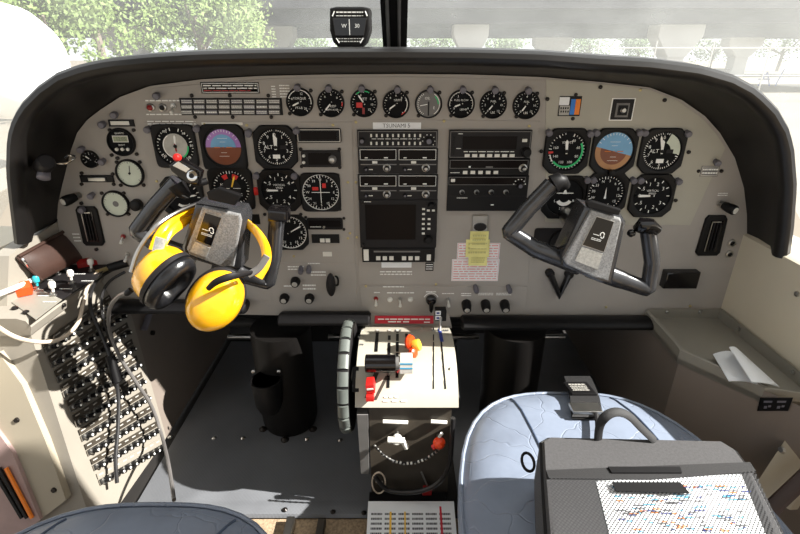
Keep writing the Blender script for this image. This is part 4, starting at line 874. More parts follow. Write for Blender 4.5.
# ================================================================= HEADSET
YH = .735
hs = empty('headset', onY(205, 250, YH), 'yellow shelled aviation headset hung over the left control yoke', 'headset'); T0 = hs.location.copy()
def hq(px, py, Y=YH): return onY(px, py, Y) - T0
mb = MB()
band = [hq(158, 254, .72), hq(163, 240, .735), hq(172, 229, .755), hq(186, 221, .79), hq(200, 216, .835), hq(216, 213, .85), hq(232, 215, .84), hq(246, 222, .80), hq(258, 233, .765), hq(266, 247, .745), hq(267, 262, .735), hq(258, 277, .725)]
mb.tube(band, .0085, 'yfoam', 10, smooth=2, flat=.45, up=(0, -1, 0)); mb.build('headband_pad', hs)
mb = MB(); mb.tube([hq(152, 250, .715), hq(156, 238, .725), hq(165, 226, .745), hq(178, 217, .775), hq(194, 210, .82), hq(212, 207, .85)], .006, 'yfoam', 8, smooth=2, flat=.5, up=(0, -1, 0)); mb.build('headband_pad', hs)
mb = MB(); mb.tube([hq(131, 272, .70), hq(136, 254, .71), hq(147, 236, .72), hq(160, 222, .735), hq(178, 211, .77), hq(198, 203, .82), hq(212, 201, .85)], .0034, 'steel', 8, smooth=2); mb.build('headband_wire', hs)
mb = MB(); mb.tube([hq(248, 275, .71), hq(258, 270, .715), hq(267, 256, .72)], .006, 'greyp', 8, smooth=2, flat=.5, up=(0, -1, 0)); mb.build('headband_wire', hs)
mb = MB(); mb.tube([hq(161, 238, .705), hq(158, 250, .70), hq(155, 261, .69)], .0085, 'silverp', 10, smooth=1, flat=.35, up=(0, -1, 0)); mb.build('slider', hs)
mb = MB(); mb.tube([hq(208, 289, .655), hq(215, 282, .650), hq(228, 277, .652), hq(240, 275, .668), hq(250, 273, .695)], [.004, .0055, .006, .006, .006], 'blk2', 10, smooth=2, flat=.6, up=(0, -1, 0)); mb.build('slider', hs)
def cup(c, ax, a, b, dep, lv):
    """ear cup: domed yellow shell, dark rim, padded seal on the open side; ax points out of the shell"""
    ax = Vector(ax).normalized(); lv = Vector(lv); lv = (lv - ax * lv.dot(ax)).normalized(); bv = ax.cross(lv); R_ = Matrix((lv, bv, ax)).transposed().to_4x4(); A = Matrix.Translation(c) @ R_
    m = MB(); m.T = A; m.lathe([(1, -.002), (1, .006), (.97, dep * .45), (.86, dep * .75), (.62, dep * .95), (.3, dep * 1.0), (0, dep * 1.01)], 'yfoam', 36, sx=a, sy=b); s_ = m.build('ear_cup', hs, ang=60)
    m = MB(); m.T = A; m.lathe([(.9, -.004), (1.05, -.004), (1.06, .003), (.99, .006)], 'blk2', 36, sx=a, sy=b); m.build('cup_rim', hs)
    m = MB(); m.T = A; prof = [(.50 , -.006)]
    for k in range(9): t = math.radians(-90 + 22.5 * k); prof.append((.78 + .26 * math.cos(t) , -.018 + .014 * math.sin(t)))
    prof = [(.50, -.006), (.56, -.018), (.70, -.024), (.90, -.022), (1.03, -.013), (1.02, -.005), (.9, -.003)]
    m.lathe(prof, 'seal', 36, sx=a, sy=b); m.lathe([(.0, -.007), (.52, -.006)], 'nylon', 36, sx=a, sy=b); m.build('ear_seal', hs, ang=70)
    return A
cup(hq(166, 279, .70), (-.66, .30, .50), .052, .040, .042, (.8, 0, .62))
cup(hq(216, 299, .705), (.22, -.92, .14), .054, .042, .044, (.62, 0, .78))
mb = MB(); mb.lathe([(.005, 0), (.005, .008), (.0035, .012)], 'blk2', 12, hq(131, 290, .70), (-.8, -.2, -.6)); mb.build('cable_plug', hs)
# ================================================================= COMPASS
co = empty('magnetic_compass', onY(349.5, 52, .99), 'magnetic compass in black case standing on top of the glareshield', 'compass'); T0 = co.location.copy()
def TP(T0): return Matrix.Translation(-T0) @ Matrix(((1, 0, 0, 0), (0, 0, -1, 0), (0, 1, 0, 0), (0, 0, 0, 1)))
def pc(lst, Y): return [(onY(x, y, Y).x, onY(x, y, Y).z) for x, y in lst]
mb = MB(); mb.T = TP(T0)
mb.prism(pc([(329.5, 8), (336, 6.5), (363, 6.5), (369.5, 8), (370, 30), (366, 42), (360, 48), (339, 48), (333, 42), (329.5, 30)], .96), -1.03, -.96, 'blk', .004); mb.build('case', co)
mb = MB(); mb.T = TP(T0); mb.prism(pc([(332, 17.5), (367, 17.5), (364, 36), (335, 36)], .955), -.961, -.957, 'gloss', .001)
mb.box(*[v for v in (pc([(349.5, 30)], .955)[0][0] - .0006, pc([(349.5, 30)], .955)[0][0] + .0006)], pc([(349, 35)], .955)[0][1], pc([(349, 19)], .955)[0][1], -.9565, -.956, 'white')
for s_, x in (('W', 344), ('30', 357)): p = pc([(x, 26)], .955)[0]; mb.text(s_, p[0], p[1], -.9562, .009, 'white')
mb.build('window', co, smooth=False)
mb = MB(); mb.T = TP(T0)
for y0, y1 in ((10.5, 13.5), (14.8, 16.5)):
    A_ = pc([(336, y1), (363, y0)], .955); mb.lines(A_[0][0], A_[1][0], A_[0][1], A_[1][1], -.9588, 'white', 1, 3, )
mb.build('deviation_card', co, smooth=False); mb = MB(); mb.T = TP(T0)
for y0, y1 in ((37.5, 39.6), (40.2, 42.5)):
    A_ = pc([(338, y1), (361, y0)], .955); mb.lines(A_[0][0], A_[1][0], A_[0][1], A_[1][1], -.9588, 'white', 1, 7)
mb.build('deviation_card', co, smooth=False); mb = MB(); mb.T = TP(T0)
for x0, x1, yy, y2 in ((332, 334, 16, 11), (367, 365, 16, 11), (336, 339, 38, 43), (363, 360, 38, 43)):
    a_ = pc([(x0, yy)], .955)[0]; b_ = pc([(x1, y2)], .955)[0]; mb.tube([(a_[0], a_[1], -.9588), (b_[0], b_[1], -.9588)], .0011, 'white', 6)
mb.build('card_frame', co, smooth=False)
mb = MB(); mb.T = TP(T0); mb.prism(pc([(336, 47), (363, 47), (368, 55), (331, 55)], .97), -1.0, -.97, 'blk', .002); mb.build('mount', co)
# microphone / map light on the left inside of the hood
ml = empty('map_light', onY(45, 168, .86), 'black gooseneck map light with chrome hook on left inside of the hood', 'lamp'); T0 = ml.location.copy()
mb = MB(); mb.T = Matrix.Translation(-T0); mb.lathe([(.012, -.02), (.015, -.012), (.015, .014), (.012, .018)], 'blk2', 18, onY(44, 165, .865), (.6, -.4, .35)); mb.build('head', ml)
mb = MB(); mb.T = Matrix.Translation(-T0); mb.prism([(0, 0), (0, 0), (0, 0)], 0, 0, 'blk') if False else mb.lathe([(.010, 0), (.011, .012), (.008, .014)], 'post', 14, onY(44, 172, .865), (.1, -.5, -.6)); mb.build('clamp', ml)
mb = MB(); mb.T = Matrix.Translation(-T0); mb.tube([onY(56, 163, .885), onY(66, 164, .89), onY(74, 159, .90), onY(76, 156, .91), onY(68, 155, .91), onY(64, 158, .90)], .0018, 'chrome', 8, smooth=2); mb.build('hook', ml)
# ================================================================= UNDER THE PANEL: columns, pedals, mat
def column(x, lab, bowl):
    o = empty('control_column', (x, .945, 0), lab, 'control column'); mb = MB()
    mb.lathe([(.060, 0), (.066, .02), (.067, .12), (.068, .25), (.067, .272)], 'boot', 32); mb.build('boot', o)
    for a in (-150, -90, -30):
        t = math.radians(a); m2 = MB(); m2.lathe([(.010, 0), (.010, .004), (.006, .007), (.004, .009)], 'screw', 12, (.070 * math.cos(t), .070 * math.sin(t), .001)); m2.build('bolt', o)
    if bowl:
        m3 = MB(); m3.lathe([(.034, .085), (.030, .02), (.022, .0), (.018, .0), (.026, .02), (.030, .085)], 'blk', 24, (-.022, -.078, .10)); m3.build('cup', o)
        for dx in (-.05, 0.006): m4 = MB(); m4.lathe([(.004, 0), (.004, .004), (.002, .005)], 'steel', 10, (dx, -.070, .20), (0, -1, .2)); m4.build('rivet', o)
column(-.272, 'black control column boot under the left yoke, standing on the floor mat', True)
column(.262, 'black control column boot under the right yoke, behind the blue seat', False)
def pedal(x, lab):
    o = empty('rudder_pedal', (x, 1.17, .0), lab, 'rudder pedal', 'rudder pedals'); mb = MB()
    mb.T = Matrix.Translation((0, 0, .17)) @ Matrix.Rotation(math.radians(60), 4, 'X'); mb.rbox(-.05, .05, -.05, .05, -.006, .006, .01, 'blk', .002); mb.build('foot_plate', o)
    mb = MB(); mb.tube([(-.06, -.02, .115), (.06, -.02, .115)], .007, 'steel', 12); mb.build('bar', o)
    mb = MB(); mb.tube([(0, .03, .15), (0, .05, 0)], .010, 'blk', 10); mb.build('arm', o)
for x, lab in ((-.42, 'left rudder pedal left of the left control column'), (-.14, 'rudder pedal between left column and pedestal'), (.16, 'rudder pedal between pedestal and right column'), (.40, 'rudder pedal right of the right column, with steel bar')): pedal(x, lab)
ub = MB(); ub.tube([(-.52, 1.05, .22), (.52, 1.05, .22)], .012, 'dark', 10); o = ub.build('cross_tube'); tag(o, 'dark cross tube running under the instrument panel', 'tube')
fm = empty('floor_mat', (-.30, .9, 0), 'dark grey dotted rubber floor mat with rivets in left footwell', 'floor mat')
mb = MB(); R_ = []
for Y, z in ((.668, .0), (.672, .006), (.690, .008), (.700, .004), (.71, .003), (1.30, .003)):
    R_.append([Vector((x + .30, Y - .9, z)) for x in (-.535, -.4, -.25, -.12, -.058)])
mb.loft(R_, 'mat', closed=False); mb.build('mat_sheet', fm)
for px, py in ((285, 511), (333, 513), (364, 514), (214, 438), (243, 438), (307, 439), (340, 440), (170, 437), (384, 437)):
    if px > 370: continue
    p = onZ(px, py, .004); mb = MB(); mb.lathe([(.0055, 0), (.0055, .0015), (.0025, .0045)], 'screw' if py > 500 else 'steel', 12, (p.x + .30, p.y - .9, .003 if py < 500 else .007)); mb.build('rivet', fm)
mb = MB(); mb.box(.12, .545, .55, 1.35, 0, .002, 'mat'); o = mb.build('floor_mat'); tag(o, 'dark mat in right footwell in front of the blue seat', 'floor mat')
# seat rail pieces between the seats
sr = MB(); sr.box(-.22, -.205, .35, .66, -.002, .016, 'steel', .002); sr.box(-.16, -.145, .35, .66, -.002, .010, 'quadd', .002); o = sr.build('seat_rail'); tag(o, 'worn metal seat rail on tan carpet behind the floor mat', 'seat rail')
# ================================================================= PEDESTAL
x0, x1 = -.082, .107
pd = empty('throttle_pedestal', ((x0 + x1) / 2, .8, 0), 'cream topped throttle pedestal between the two seats under the panel', 'pedestal'); PX = (x0 + x1) / 2
prof = [(.94, .278), (.90, .295), (.86, .307), (.82, .312), (.785, .310), (.755, .301), (.730, .287), (.710, .268), (.699, .248)]
def prof3(): return [Vector((0, y - .8, z)) for y, z in prof]
mb = MB(); mb.loft([[Vector((x - PX, y - .8, z)) for y, z in prof] for x in (x0, x0 + .004, x1 - .004, x1)], 'quad', closed=False)
bt = [(.94, .20), (.70, .20)]
for x in (x0, x1): mb.add([Vector((x - PX, y - .8, z)) for y, z in prof] + [Vector((x - PX, .94 - .8, .24))], [tuple(range(len(prof) + 1))], 'quad')
mb.build('quadrant_cover', pd, ang=60)
mb = MB(); mb.prism([(-.070, -.095), (.083, -.095), (.083, .14), (-.070, .14)], .0, .252, 'quadd', .004); mb.T = Matrix.Identity(4); mb.build('pedestal_body', pd)
def qs(px, py, lift=0):
    """point on the quadrant surface seen at px,py, lifted along its normal"""
    r = ray(px, py); best = None
    for (ya, za), (yb, zb) in zip(prof, prof[1:]):
        n_ = Vector((0, -(za - zb), -(yb - ya))); n_ = Vector((0, -(za - zb), (ya - yb))).normalized()
        k = (Vector((0, ya, za)) - CP).dot(n_) / r.dot(n_); p = CP + r * k
        if min(ya, yb) - 1e-4 <= p.y <= max(ya, yb) + 1e-4 and n_.dot(r) < 0:
            best = (p, n_); break
    if best is None: best = (onY(px, py, .70), Vector((0, -1, .3)).normalized())
    p, n_ = best; return p + n_ * lift - Vector((PX, .8, 0))
def slot(pts, w_, m, name='slot', lift=.0008):
    mb = MB(); a = [qs(x, y, lift) for x, y in pts]
    mb.loft([[p - Vector((w_, 0, 0)) for p in a], [p + Vector((w_, 0, 0)) for p in a]], m, closed=False); return mb.build(name, pd)
def seq(x0_, y0_, x1_, y1_, n=8): return [(x0_ + (x1_ - x0_) * i / n, y0_ + (y1_ - y0_) * i / n) for i in range(n + 1)]
slot(seq(377.5, 330, 376, 352), .0032, 'blk'); slot(seq(389.5, 330, 388, 388), .0028, 'blk'); slot(seq(397.5, 332, 397, 378), .0028, 'blk'); slot(seq(406.5, 334, 406.5, 348), .0028, 'blk')
slot(seq(433.5, 328, 433.5, 389), .0012, 'blk'); slot(seq(440, 328, 445.5, 389), .0016, 'blk'); slot(seq(439.5, 329, 442, 342), .0034, 'dblue', 'blue_scale', .0011)
for x in (377.5, 389.5, 397.5): slot([(x, 330.5), (x, 333)], .0026, 'wplastic', 'slot_end', .0022)
# dark floor of the lower left slot area (lever tracks)
slot(seq(379, 366, 367, 398), .0045, 'quadd', 'lever_track', .0005); slot(seq(387, 376, 375, 400), .003, 'quadd', 'lever_track', .0005)
slot([(355.5, 367), (355.5, 392)], .0062, 'blk', 'side_opening', .0009)
mb = MB()
for k, (a_, b_) in enumerate((((383, 400), (410, 403)), ((384, 396), (400, 398)), ((395, 330), (402, 333)), ((360, 344), (364, 347)), ((443, 330), (449, 334)))):
    for j in range(3):
        t = j / 3; p = qs(a_[0] + (b_[0] - a_[0]) * t, a_[1], .0012); q2 = qs(a_[0] + (b_[0] - a_[0]) * (t + .22), a_[1], .0012); r2 = qs(a_[0] + (b_[0] - a_[0]) * (t + .22), a_[1] + 1.6, .0012); r1_ = qs(a_[0] + (b_[0] - a_[0]) * t, a_[1] + 1.6, .0012)
        mb.poly([p, r1_, r2, q2], 'ink' if a_[1] < 390 else 'white')
mb.build('engraving', pd, smooth=False)
for px, py in ((334 + 116, 369), (362, 330), (433, 331), (422, 328)):
    mb = MB(); mb.lathe([(.003, 0), (.003, .001), (.0015, .002)], 'steel', 10, qs(px, py, 0), (0, -.3, 1)); mb.build('screw', pd)
# red placard on the sloping plate over the quadrant
pp_ = MB(); P0 = [onY(371, 314, .938), onY(449, 314, .938), onY(452, 328, .925), onY(368, 328, .925)]
slab(pp_, [p - Vector((PX, .8, 0)) for p in P0], (0, -1, .3), .004, 'panel'); pp_.build('top_plate', pd)
pp_ = MB(); P0 = [onY(375, 315.8, .932), onY(433.5, 315.8, .932), onY(433.5, 323.6, .924), onY(374.5, 323.6, .924)]
slab(pp_, [p - Vector((PX, .8, 0)) for p in P0], (0, -1, .3), .001, 'redp')
for k, (xa, xb, ya) in enumerate(((378, 384, 318.6), (385, 389, 318.6), (390, 397, 318.6), (398, 403, 318.6), (404, 410, 318.6), (411, 418, 318.6), (419, 424, 318.6), (425, 430, 318.6), (388, 396, 321.2), (397, 401, 321.2), (403, 409, 321.2), (424, 430, 321.6))):
    pts = [onY(xa, ya, .924), onY(xb, ya, .924), onY(xb, ya + 1.2, .9225), onY(xa, ya + 1.2, .9225)]; pp_.poly([p - Vector((PX, .8, 0)) for p in reversed(pts)], 'white')
pp_.build('red_placard', pd, smooth=False)['label'] = 'red placard with white print'
# levers
def lever(base, top, bm, name='lever_arm', r=.0028, par=None):
    mb = MB(); mb.tube([base, top], r, bm, 8, flat=.5, up=(1, 0, 0)); return mb.build(name, par or pd)
pt = qs(381, 366, .035); ob = qs(377, 352, 0)
l1 = empty('power_lever', Vector((PX, .8, 0)) + qs(388, 372, 0), 'power lever with long black barrel grip across the pedestal', 'lever'); L1 = l1.location - Vector((PX, .8, 0))
mb = MB(); ca, cb = qs(366, 370, .028) - L1, qs(396, 370, .028) - L1; mb.tube([ca, ca.lerp(cb, .02), ca.lerp(cb, .98), cb], [.014, .0165, .0165, .014], 'gloss', 22); mb.build('grip', l1)
mb = MB(); mb.tube([qs(389, 374, 0) - L1, ca.lerp(cb, .75)], .004, 'steel', 8); mb.build('arm', l1)
mb = MB(); mb.tube([cb, cb + Vector((.006, 0, 0))], .012, 'greyp', 20); mb.build('end_cap', l1)
l2 = empty('propeller_lever', Vector((PX, .8, 0)) + qs(398, 372, 0), 'propeller lever with square white knob striped light blue', 'lever'); L2 = l2.location - Vector((PX, .8, 0))
c0 = qs(406, 368, .022) - L2; mb = MB(); mb.T = Matrix.Translation(c0); mb.box(-.0115, .0115, -.014, .014, -.014, .014, 'wplastic', .003)
for zz in (.006, -.004):
    mb.box(-.0117, .0117, -.0143, .0143, zz, zz + .003, 'lblue')
mb.build('knob', l2); mb = MB(); mb.tube([Vector((0, 0, 0)), c0], .0035, 'steel', 8); mb.build('arm', l2)
l3 = empty('fuel_condition_lever', Vector((PX, .8, 0)) + qs(407, 348, 0), 'fuel condition lever with round orange and yellow knob', 'lever'); L3 = l3.location - Vector((PX, .8, 0))
c0 = qs(410, 350, .018) - L3; mb = MB(); mb.lathe([(.004, -.006), (.013, -.005), (.0155, 0), (.013, .005), (.004, .006)], 'orange', 18, c0, (.9, -.4, .3)); mb.build('knob', l3)
c1 = qs(416.5, 352, .016) - L3; mb = MB(); mb.lathe([(.006, -.007), (.011, -.006), (.012, 0), (.011, .006), (.006, .007)], 'yel', 18, c1, (.9, -.2, .4)); mb.build('collar', l3)
mb = MB(); mb.lathe([(.005, -.006), (.009, -.004), (.009, .004), (.005, .006)], 'orange', 16, qs(413, 358, .014) - L3, (.7, -.6, .4)); mb.build('catch', l3); mb = MB(); mb.tube([Vector((0, 0, 0)), c0], .003, 'steel', 8); mb.build('arm', l3)
l4 = empty('emergency_power_lever', Vector((PX, .8, 0)) + qs(372, 392, 0), 'emergency power lever with red block knob near the trim wheel', 'lever'); L4 = l4.location - Vector((PX, .8, 0))
c0 = qs(371, 386, .016) - L4; mb = MB(); mb.T = Matrix.Translation(c0) @ Matrix.Rotation(-.12, 4, 'Y'); mb.box(-.0075, .0075, -.012, .012, -.010, .010, 'red', .003); mb.box(-.006, .006, -.0128, -.0115, -.002, .001, 'white'); mb.build('knob', l4)
mb = MB(); mb.T = Matrix.Translation(qs(370.5, 395, .010) - L4); mb.box(-.007, .007, -.008, .008, -.006, .006, 'red', .002); mb.build('catch', l4); mb = MB(); mb.tube([Vector((0, 0, 0)), c0], .003, 'quadd', 8); mb.build('arm', l4)
l5 = empty('flap_lever', Vector((PX, .8, 0)) + qs(440, 331, 0), 'flap lever with black and white flag shaped knob at top right of pedestal', 'lever'); L5 = l5.location - Vector((PX, .8, 0))
b5 = Vector((PX, .8, 0)) + L5; c0 = onY(441, 314, .90) - b5; mb = MB(); mb.T = Matrix.Translation(c0); mb.box(-.013, .011, -.006, .010, -.014, .014, 'blk', .003); mb.box(-.0125, -.001, -.0066, -.005, .001, .011, 'pap'); mb.box(-.0125, -.001, -.0066, -.005, -.011, -.001, 'pap')
for zz in (.006, -.006): mb.box(-.010, -.004, -.0070, -.0064, zz - .002, zz + .002, 'dblue')
mb.build('knob', l5, smooth=False); mb = MB(); mb.tube([Vector((0, 0, 0)), c0], .0028, 'steel', 8); mb.build('arm', l5)
# trim wheel
tw = empty('trim_wheel', (-.103, .800, .245), 'black elevator trim wheel with ribbed pale rim left of pedestal', 'trim wheel')
mb = MB(); rr = .107; mb.lathe([(.02, -.006), (rr * .9, -.009), (rr, -.011), (rr + .003, 0), (rr, .011), (rr * .9, .009), (.02, .006)], 'blk2', 48, ax=(1, 0, 0)); mb.build('wheel_disc', tw)
for k in range(22):
    t = 2 * PI * k / 22; mb = MB(); c = Vector((0, math.cos(t), math.sin(t))) * (rr + .001); d = Vector((0, -math.sin(t), math.cos(t)))
    mb.tube([c - d * .0128, c + d * .0128], 0.0100, 'rib', 8, flat=.45, up=c.normalized()); mb.build('grip_rib', tw)
mb = MB(); mb.lathe([(.012, -.02), (.012, .045)], 'steel', 16, ax=(1, 0, 0)); mb.build('axle', tw)
# face of the pedestal towards the cabin
def fq(px, py, Y=.704): return onY(px, py, Y) - Vector((PX, .8, 0))
for xa, xb, nm in ((383, 408, 'upper_light_bar'), (431, 447, 'light_bar')):
    mb = MB(); mb.tube([fq(xa, 421.5, .70), fq(xb, 422.5, .70)], .0036, 'wplastic', 8); mb.build('lamp_bar', pd)
o = empty('fuel_selector_knob', onY(397, 438, .69), 'white cross shaped knob on the front face of the pedestal', 'knob'); mb = MB(); mb.lathe([(.009, 0), (.009, .010), (.006, .013)], 'wplastic', 14, ax=(0, -1, .2)); mb.tube([(-.017, -.008, .003), (.014, -.008, .001)], .006, 'wplastic', 10); mb.tube([(.012, -.008, -.002), (.018, -.008, -.016)], .005, 'wplastic', 10); mb.build('knob_body', o)
mb = MB(); mb.tube([(0, .014, 0), (0, 0, 0)], .004, 'steel', 8); mb.build('stem', o)
o = empty('fuel_shutoff_knob', onY(439, 442, .685), 'bright red and orange pull knob on right side of pedestal face', 'knob'); mb = MB(); mb.lathe([(.010, -.002), (.012, .004), (.009, .012), (.004, .016)], 'orange', 16, ax=(0, -1, .3)); mb.tube([(.001, -.006, .006), (-.012, -.008, -.006)], .005, 'red', 8); mb.build('knob_body', o); mb = MB(); mb.tube([(0, .018, 0), (0, 0, 0)], .004, 'steel', 8); mb.build('stem', o)
mb = MB(); mb.tube([(0, 0, .012), (.004, -.004, .024)], .003, 'wplastic', 8); mb.build('cord_end', o)
ch = empty('bead_chain', onY(405, 462, .675), 'steel bead chain sagging across the pedestal face', 'chain'); T0 = ch.location.copy(); mb = MB()
cp = [(375, 446), (383, 455), (393, 461), (404, 463.5), (415, 463), (426, 459), (436, 452), (444, 444)]
cpp = [onY(x, y, .675) - T0 for x, y in cp]
mb.tube(cpp, .0022, 'blk', 6, smooth=1)
tot = []
for a_, b_ in zip(cpp, cpp[1:]):
    for j in range(3): tot.append(a_.lerp(b_, j / 3))
for i, p in enumerate(tot):
    mb.lathe([(0, -.003), (.0026, -.0015), (.0030, 0), (.0026, .0015), (0, .003)], 'wplastic' if 5 < i < 15 and i % 3 else 'steel', 8, p)
mb.build('beads', ch)['kind'] = 'stuff'
o = empty('wire_loop', onY(379, 478, .70), 'thin pale oval wire loop at lower left of pedestal face', 'loop'); T0 = o.location.copy()
mb = MB(); mb.tube([Vector((.013 * math.cos(2 * PI * k / 24), -.012, .028 * math.sin(2 * PI * k / 24))) for k in range(24)], .0016, 'cabW', 6, closed=True); mb.build('ring', o); mb = MB(); mb.tube([(-.006, -.010, .002), (.008, -.010, .0)], .0022, 'steel', 8); mb.build('toggle_bar', o)
o = empty('red_tag', onY(427, 489, .69), 'small dark red tag hanging low on the pedestal face', 'tag'); mb = MB(); mb.prism([(-.009, -.012), (.009, -.012), (.010, .010), (-.008, .010)], 0, .006, 'redd', .002); mb.T = Matrix.Identity(4); ob_ = mb.build('tag_plate', o); ob_.rotation_euler = PR; mb = MB(); mb.tube([(0, 0, .01), (-.012, .0, .045)], .0018, 'greyp', 6); mb.build('cord', o)
for pts, lab in (([(375, 476, .685), (385, 490, .68), (400, 493, .675), (420, 492, .67), (440, 484, .665), (450, 465, .665), (452, 440, .668), (453, 418, .672)], 'black cable running round the lower pedestal face'),):
    mb = MB(); mb.tube([onY(*p) for p in pts], .0045, 'cabB', 8, smooth=2); o = mb.build('cable'); tag(o, lab, 'cable')
o = empty('grey_cover', (0, 0, 0), 'plain grey cover plate standing beside the pedestal below the trim wheel', 'cover plate'); mb = MB()
g0 = [onY(357, 415, .70), onY(368, 415, .70), onY(369, 474, .70), onY(361, 474, .70)]; c = sum(g0, Vector()) / 4; o.location = c
slab(mb, [p - c for p in reversed(g0)], (0, -1, 0), .03, 'greyp'); mb.build('plate', o)
o = empty('floor_box', (.02, .66, 0), 'low black ribbed box at the foot of the pedestal', 'box'); mb = MB(); mb.box(-.082, .075, .0, .045, 0, .03, 'blk', .003); mb.build('lid', o)
for k in range(24):
    m2 = MB(); xx = -.075 + k * .0062; m2.box(xx, xx + .0035, -.006, .001, .014, .032, 'blk2'); m2.build('rib', o)
o = empty('checklist_card', (.02, .605, .0), 'white printed checklist card lying behind the pedestal', 'card'); mb = MB(); mb.T = Matrix.Translation((0, .03, .028)) @ Matrix.Rotation(.25, 4, 'X'); mb.box(-.082, .085, -.07, .04, 0, .002, 'pap')
for k in range(6): mb.lines(-.075 + k * .026, -.054 + k * .026, -.06, .02, .0023, 'ink', 9, 70 + k)
mb.box(-.04, -.036, -.06, .02, .0022, .0024, 'yel'); mb.box(-.012, -.009, -.06, .02, .0022, .0024, 'yel'); mb.box(.056, .06, -.06, .03, .0022, .0024, 'redp'); mb.text('C-208', .07, .02, .0024, .012, 'redp') if False else None
mb.build('sheet', o, smooth=False)
mb = MB(); mb.box(-.08, .08, -.03, .05, 0, .02, 'blk'); mb.build('holder', o)
# ================================================================= RIGHT SHELF
sh = empty('side_shelf', (.63, .85, .317), 'olive grey metal side shelf with raised lip right of the right yoke', 'shelf')
mb = MB(); o_ = Vector((.63, .85, 0))
inn = [(.545, .938), (.541, SB.y + .02), (SB.x, SB.y), (SC.x, SC.y), (.70, SC.y - .02)]
plan = [(x - o_.x, y - o_.y) for x, y in [(.712, .938)] + inn[:1] + inn[1:] + [(.712, SC.y - .03)]]
mb.prism(plan, -.030, -.018, 'shelfm', 0); mb.build('shelf_tray', sh)
mb = MB(); lip = [Vector((x - o_.x, y - o_.y, 0)) for x, y in inn]
mb.loft([[p + Vector((0, 0, -.03)) for p in lip], [p + Vector((0, 0, .0)) for p in lip], [p + Vector((.006, .0, .001)) for p in lip], [p + Vector((.018, .006, -.017)) for p in lip]], 'shelfm', closed=False); mb.build('front_lip', sh)
mb = MB(); mb.loft([[Vector((x - o_.x, .936 - o_.y, -.018)), Vector((x - o_.x, .934 - o_.y, .006))] for x in (.545, .712)], 'shelfm', closed=False); mb.loft([[Vector((.708 - o_.x, y - o_.y, -.018)), Vector((.706 - o_.x, y - o_.y, .008))] for y in (.6, .936)], 'shelfm', closed=False); mb.build('back_flange', sh)
for px, py in ((667, 312), (700, 312), (739, 329), (793, 372)):
    p = onY(px, py, .934) if py < 320 else onX(px, py, .705); mb = MB(); mb.lathe([(.004, 0), (.004, .002), (.002, .003)], 'steel', 10, p - sh.location, (0, -1, 0) if py < 320 else (-1, 0, 0)); mb.build('screw', sh)
# papers on the shelf
def sheet(px_pts, z0_, lab, bend, m='pap', g_=None):
    P_ = [onZ(x, y, z) for x, y, z in px_pts]; c = sum(P_, Vector()) / 4; o = empty('paper_sheet', c, lab, 'paper', g_); mb = MB()
    R_ = []
    for i in range(7):
        u = i / 6; R_.append([(P_[0].lerp(P_[1], u)).lerp(P_[3].lerp(P_[2], u), v) - c + Vector((0, 0, bend * math.sin(u * PI) * (1 - v * .3))) for v in (0, .33, .66, 1)])
    mb.loft(R_, m, closed=False); mb.loft([[p - Vector((0, 0, .0012)) for p in r] for r in R_], m, closed=False)
    n1 = (R_[3][1] + R_[3][2]) / 2; mb.build('sheet', o); return o
sheet([(713, 354, .314), (737, 353, .312), (763, 386, .314), (729, 381, .328)], 0, 'crumpled white paper lying on the right side shelf', .006)
sheet([(729, 347, .350), (739, 350, .322), (780, 387, .312), (752, 382, .345)], 0, 'folded white leaflet standing on top of the crumpled paper', .004)
# placard on the face below the shelf
o = empty('switch_placard', onP(775, 404, Vector((SC.x, SC.y, 0)) + Vector((-.1, -.077, 0)).normalized() * .003, Vector((-.1, -.077, 0)).normalized()), 'small black placard with white marks under the right side shelf', 'placard'); T0 = o.location.copy(); SN = Vector((-.1, -.077, 0)).normalized(); SP = Vector((SC.x, SC.y, 0)) + SN * .003; P_ = [onP(x, y, SP, SN) for x, y in ((760, 398), (793, 398), (788, 411), (757, 411))]
nn = (P_[1] - P_[0]).cross(P_[3] - P_[0]).normalized(); nn = nn if nn.y < 0 else -nn
mb = MB(); slab(mb, [p - T0 for p in P_], nn, .002, 'blk')
for k in range(2):
    for (u0, v0, u1, v1) in ((.15, .2, .42, .35), (.2, .6, .3, .8), (.33, .55, .42, .7)):
        uu = k * .42; g2 = [P_[0].lerp(P_[1], u + uu).lerp(P_[3].lerp(P_[2], u + uu), v) - T0 + nn * .0006 for u, v in ((u0, v0), (u1, v0), (u1, v1), (u0, v1))]; mb.poly(g2, 'post')
mb.build('plate', o, smooth=False)
# ================================================================= LEFT CONSOLE WITH CIRCUIT BREAKERS
cb = empty('circuit_breaker_console', (-.7, .85, 0), 'grey side console with rows of circuit breakers facing the left footwell', 'console'); CBL = cb.location.copy()
def fb(px, py, lift=0): return onP(px, py, LP + LN * lift, LN)
A_tl, A_bl, A_br, A_tr = Vector((-.650, .727, .39)), fb(93, 490), fb(165, 440), Vector((-.644, 1.005, .39))
mb = MB()
def endp(p, x): return Vector((x, p.y, p.z))
A_bl = Vector((lx(.02), .610, .02)); A_br = Vector((lx(.0), .885, .0))
mb.poly([A_tl - CBL, A_bl - CBL, A_br - CBL, A_tr - CBL], 'cons')                    # leaning face
mb.poly([A_tl - CBL, endp(A_tl, -.86) - CBL, endp(A_bl, -.80) - CBL, A_bl - CBL], 'cons')     # end face to the cabin
mb.build('console_body', cb)
mb = MB(); prof_c = [(-.86, .385), (-.86, .425), (-.655, .425), (-.640, .420), (-.634, .408), (-.640, .392)]
mb.loft([[Vector((x, y, z)) - CBL for x, z in prof_c] for y in (.715, .720, 1.0)], 'cons'); mb.build('console_top', cb)
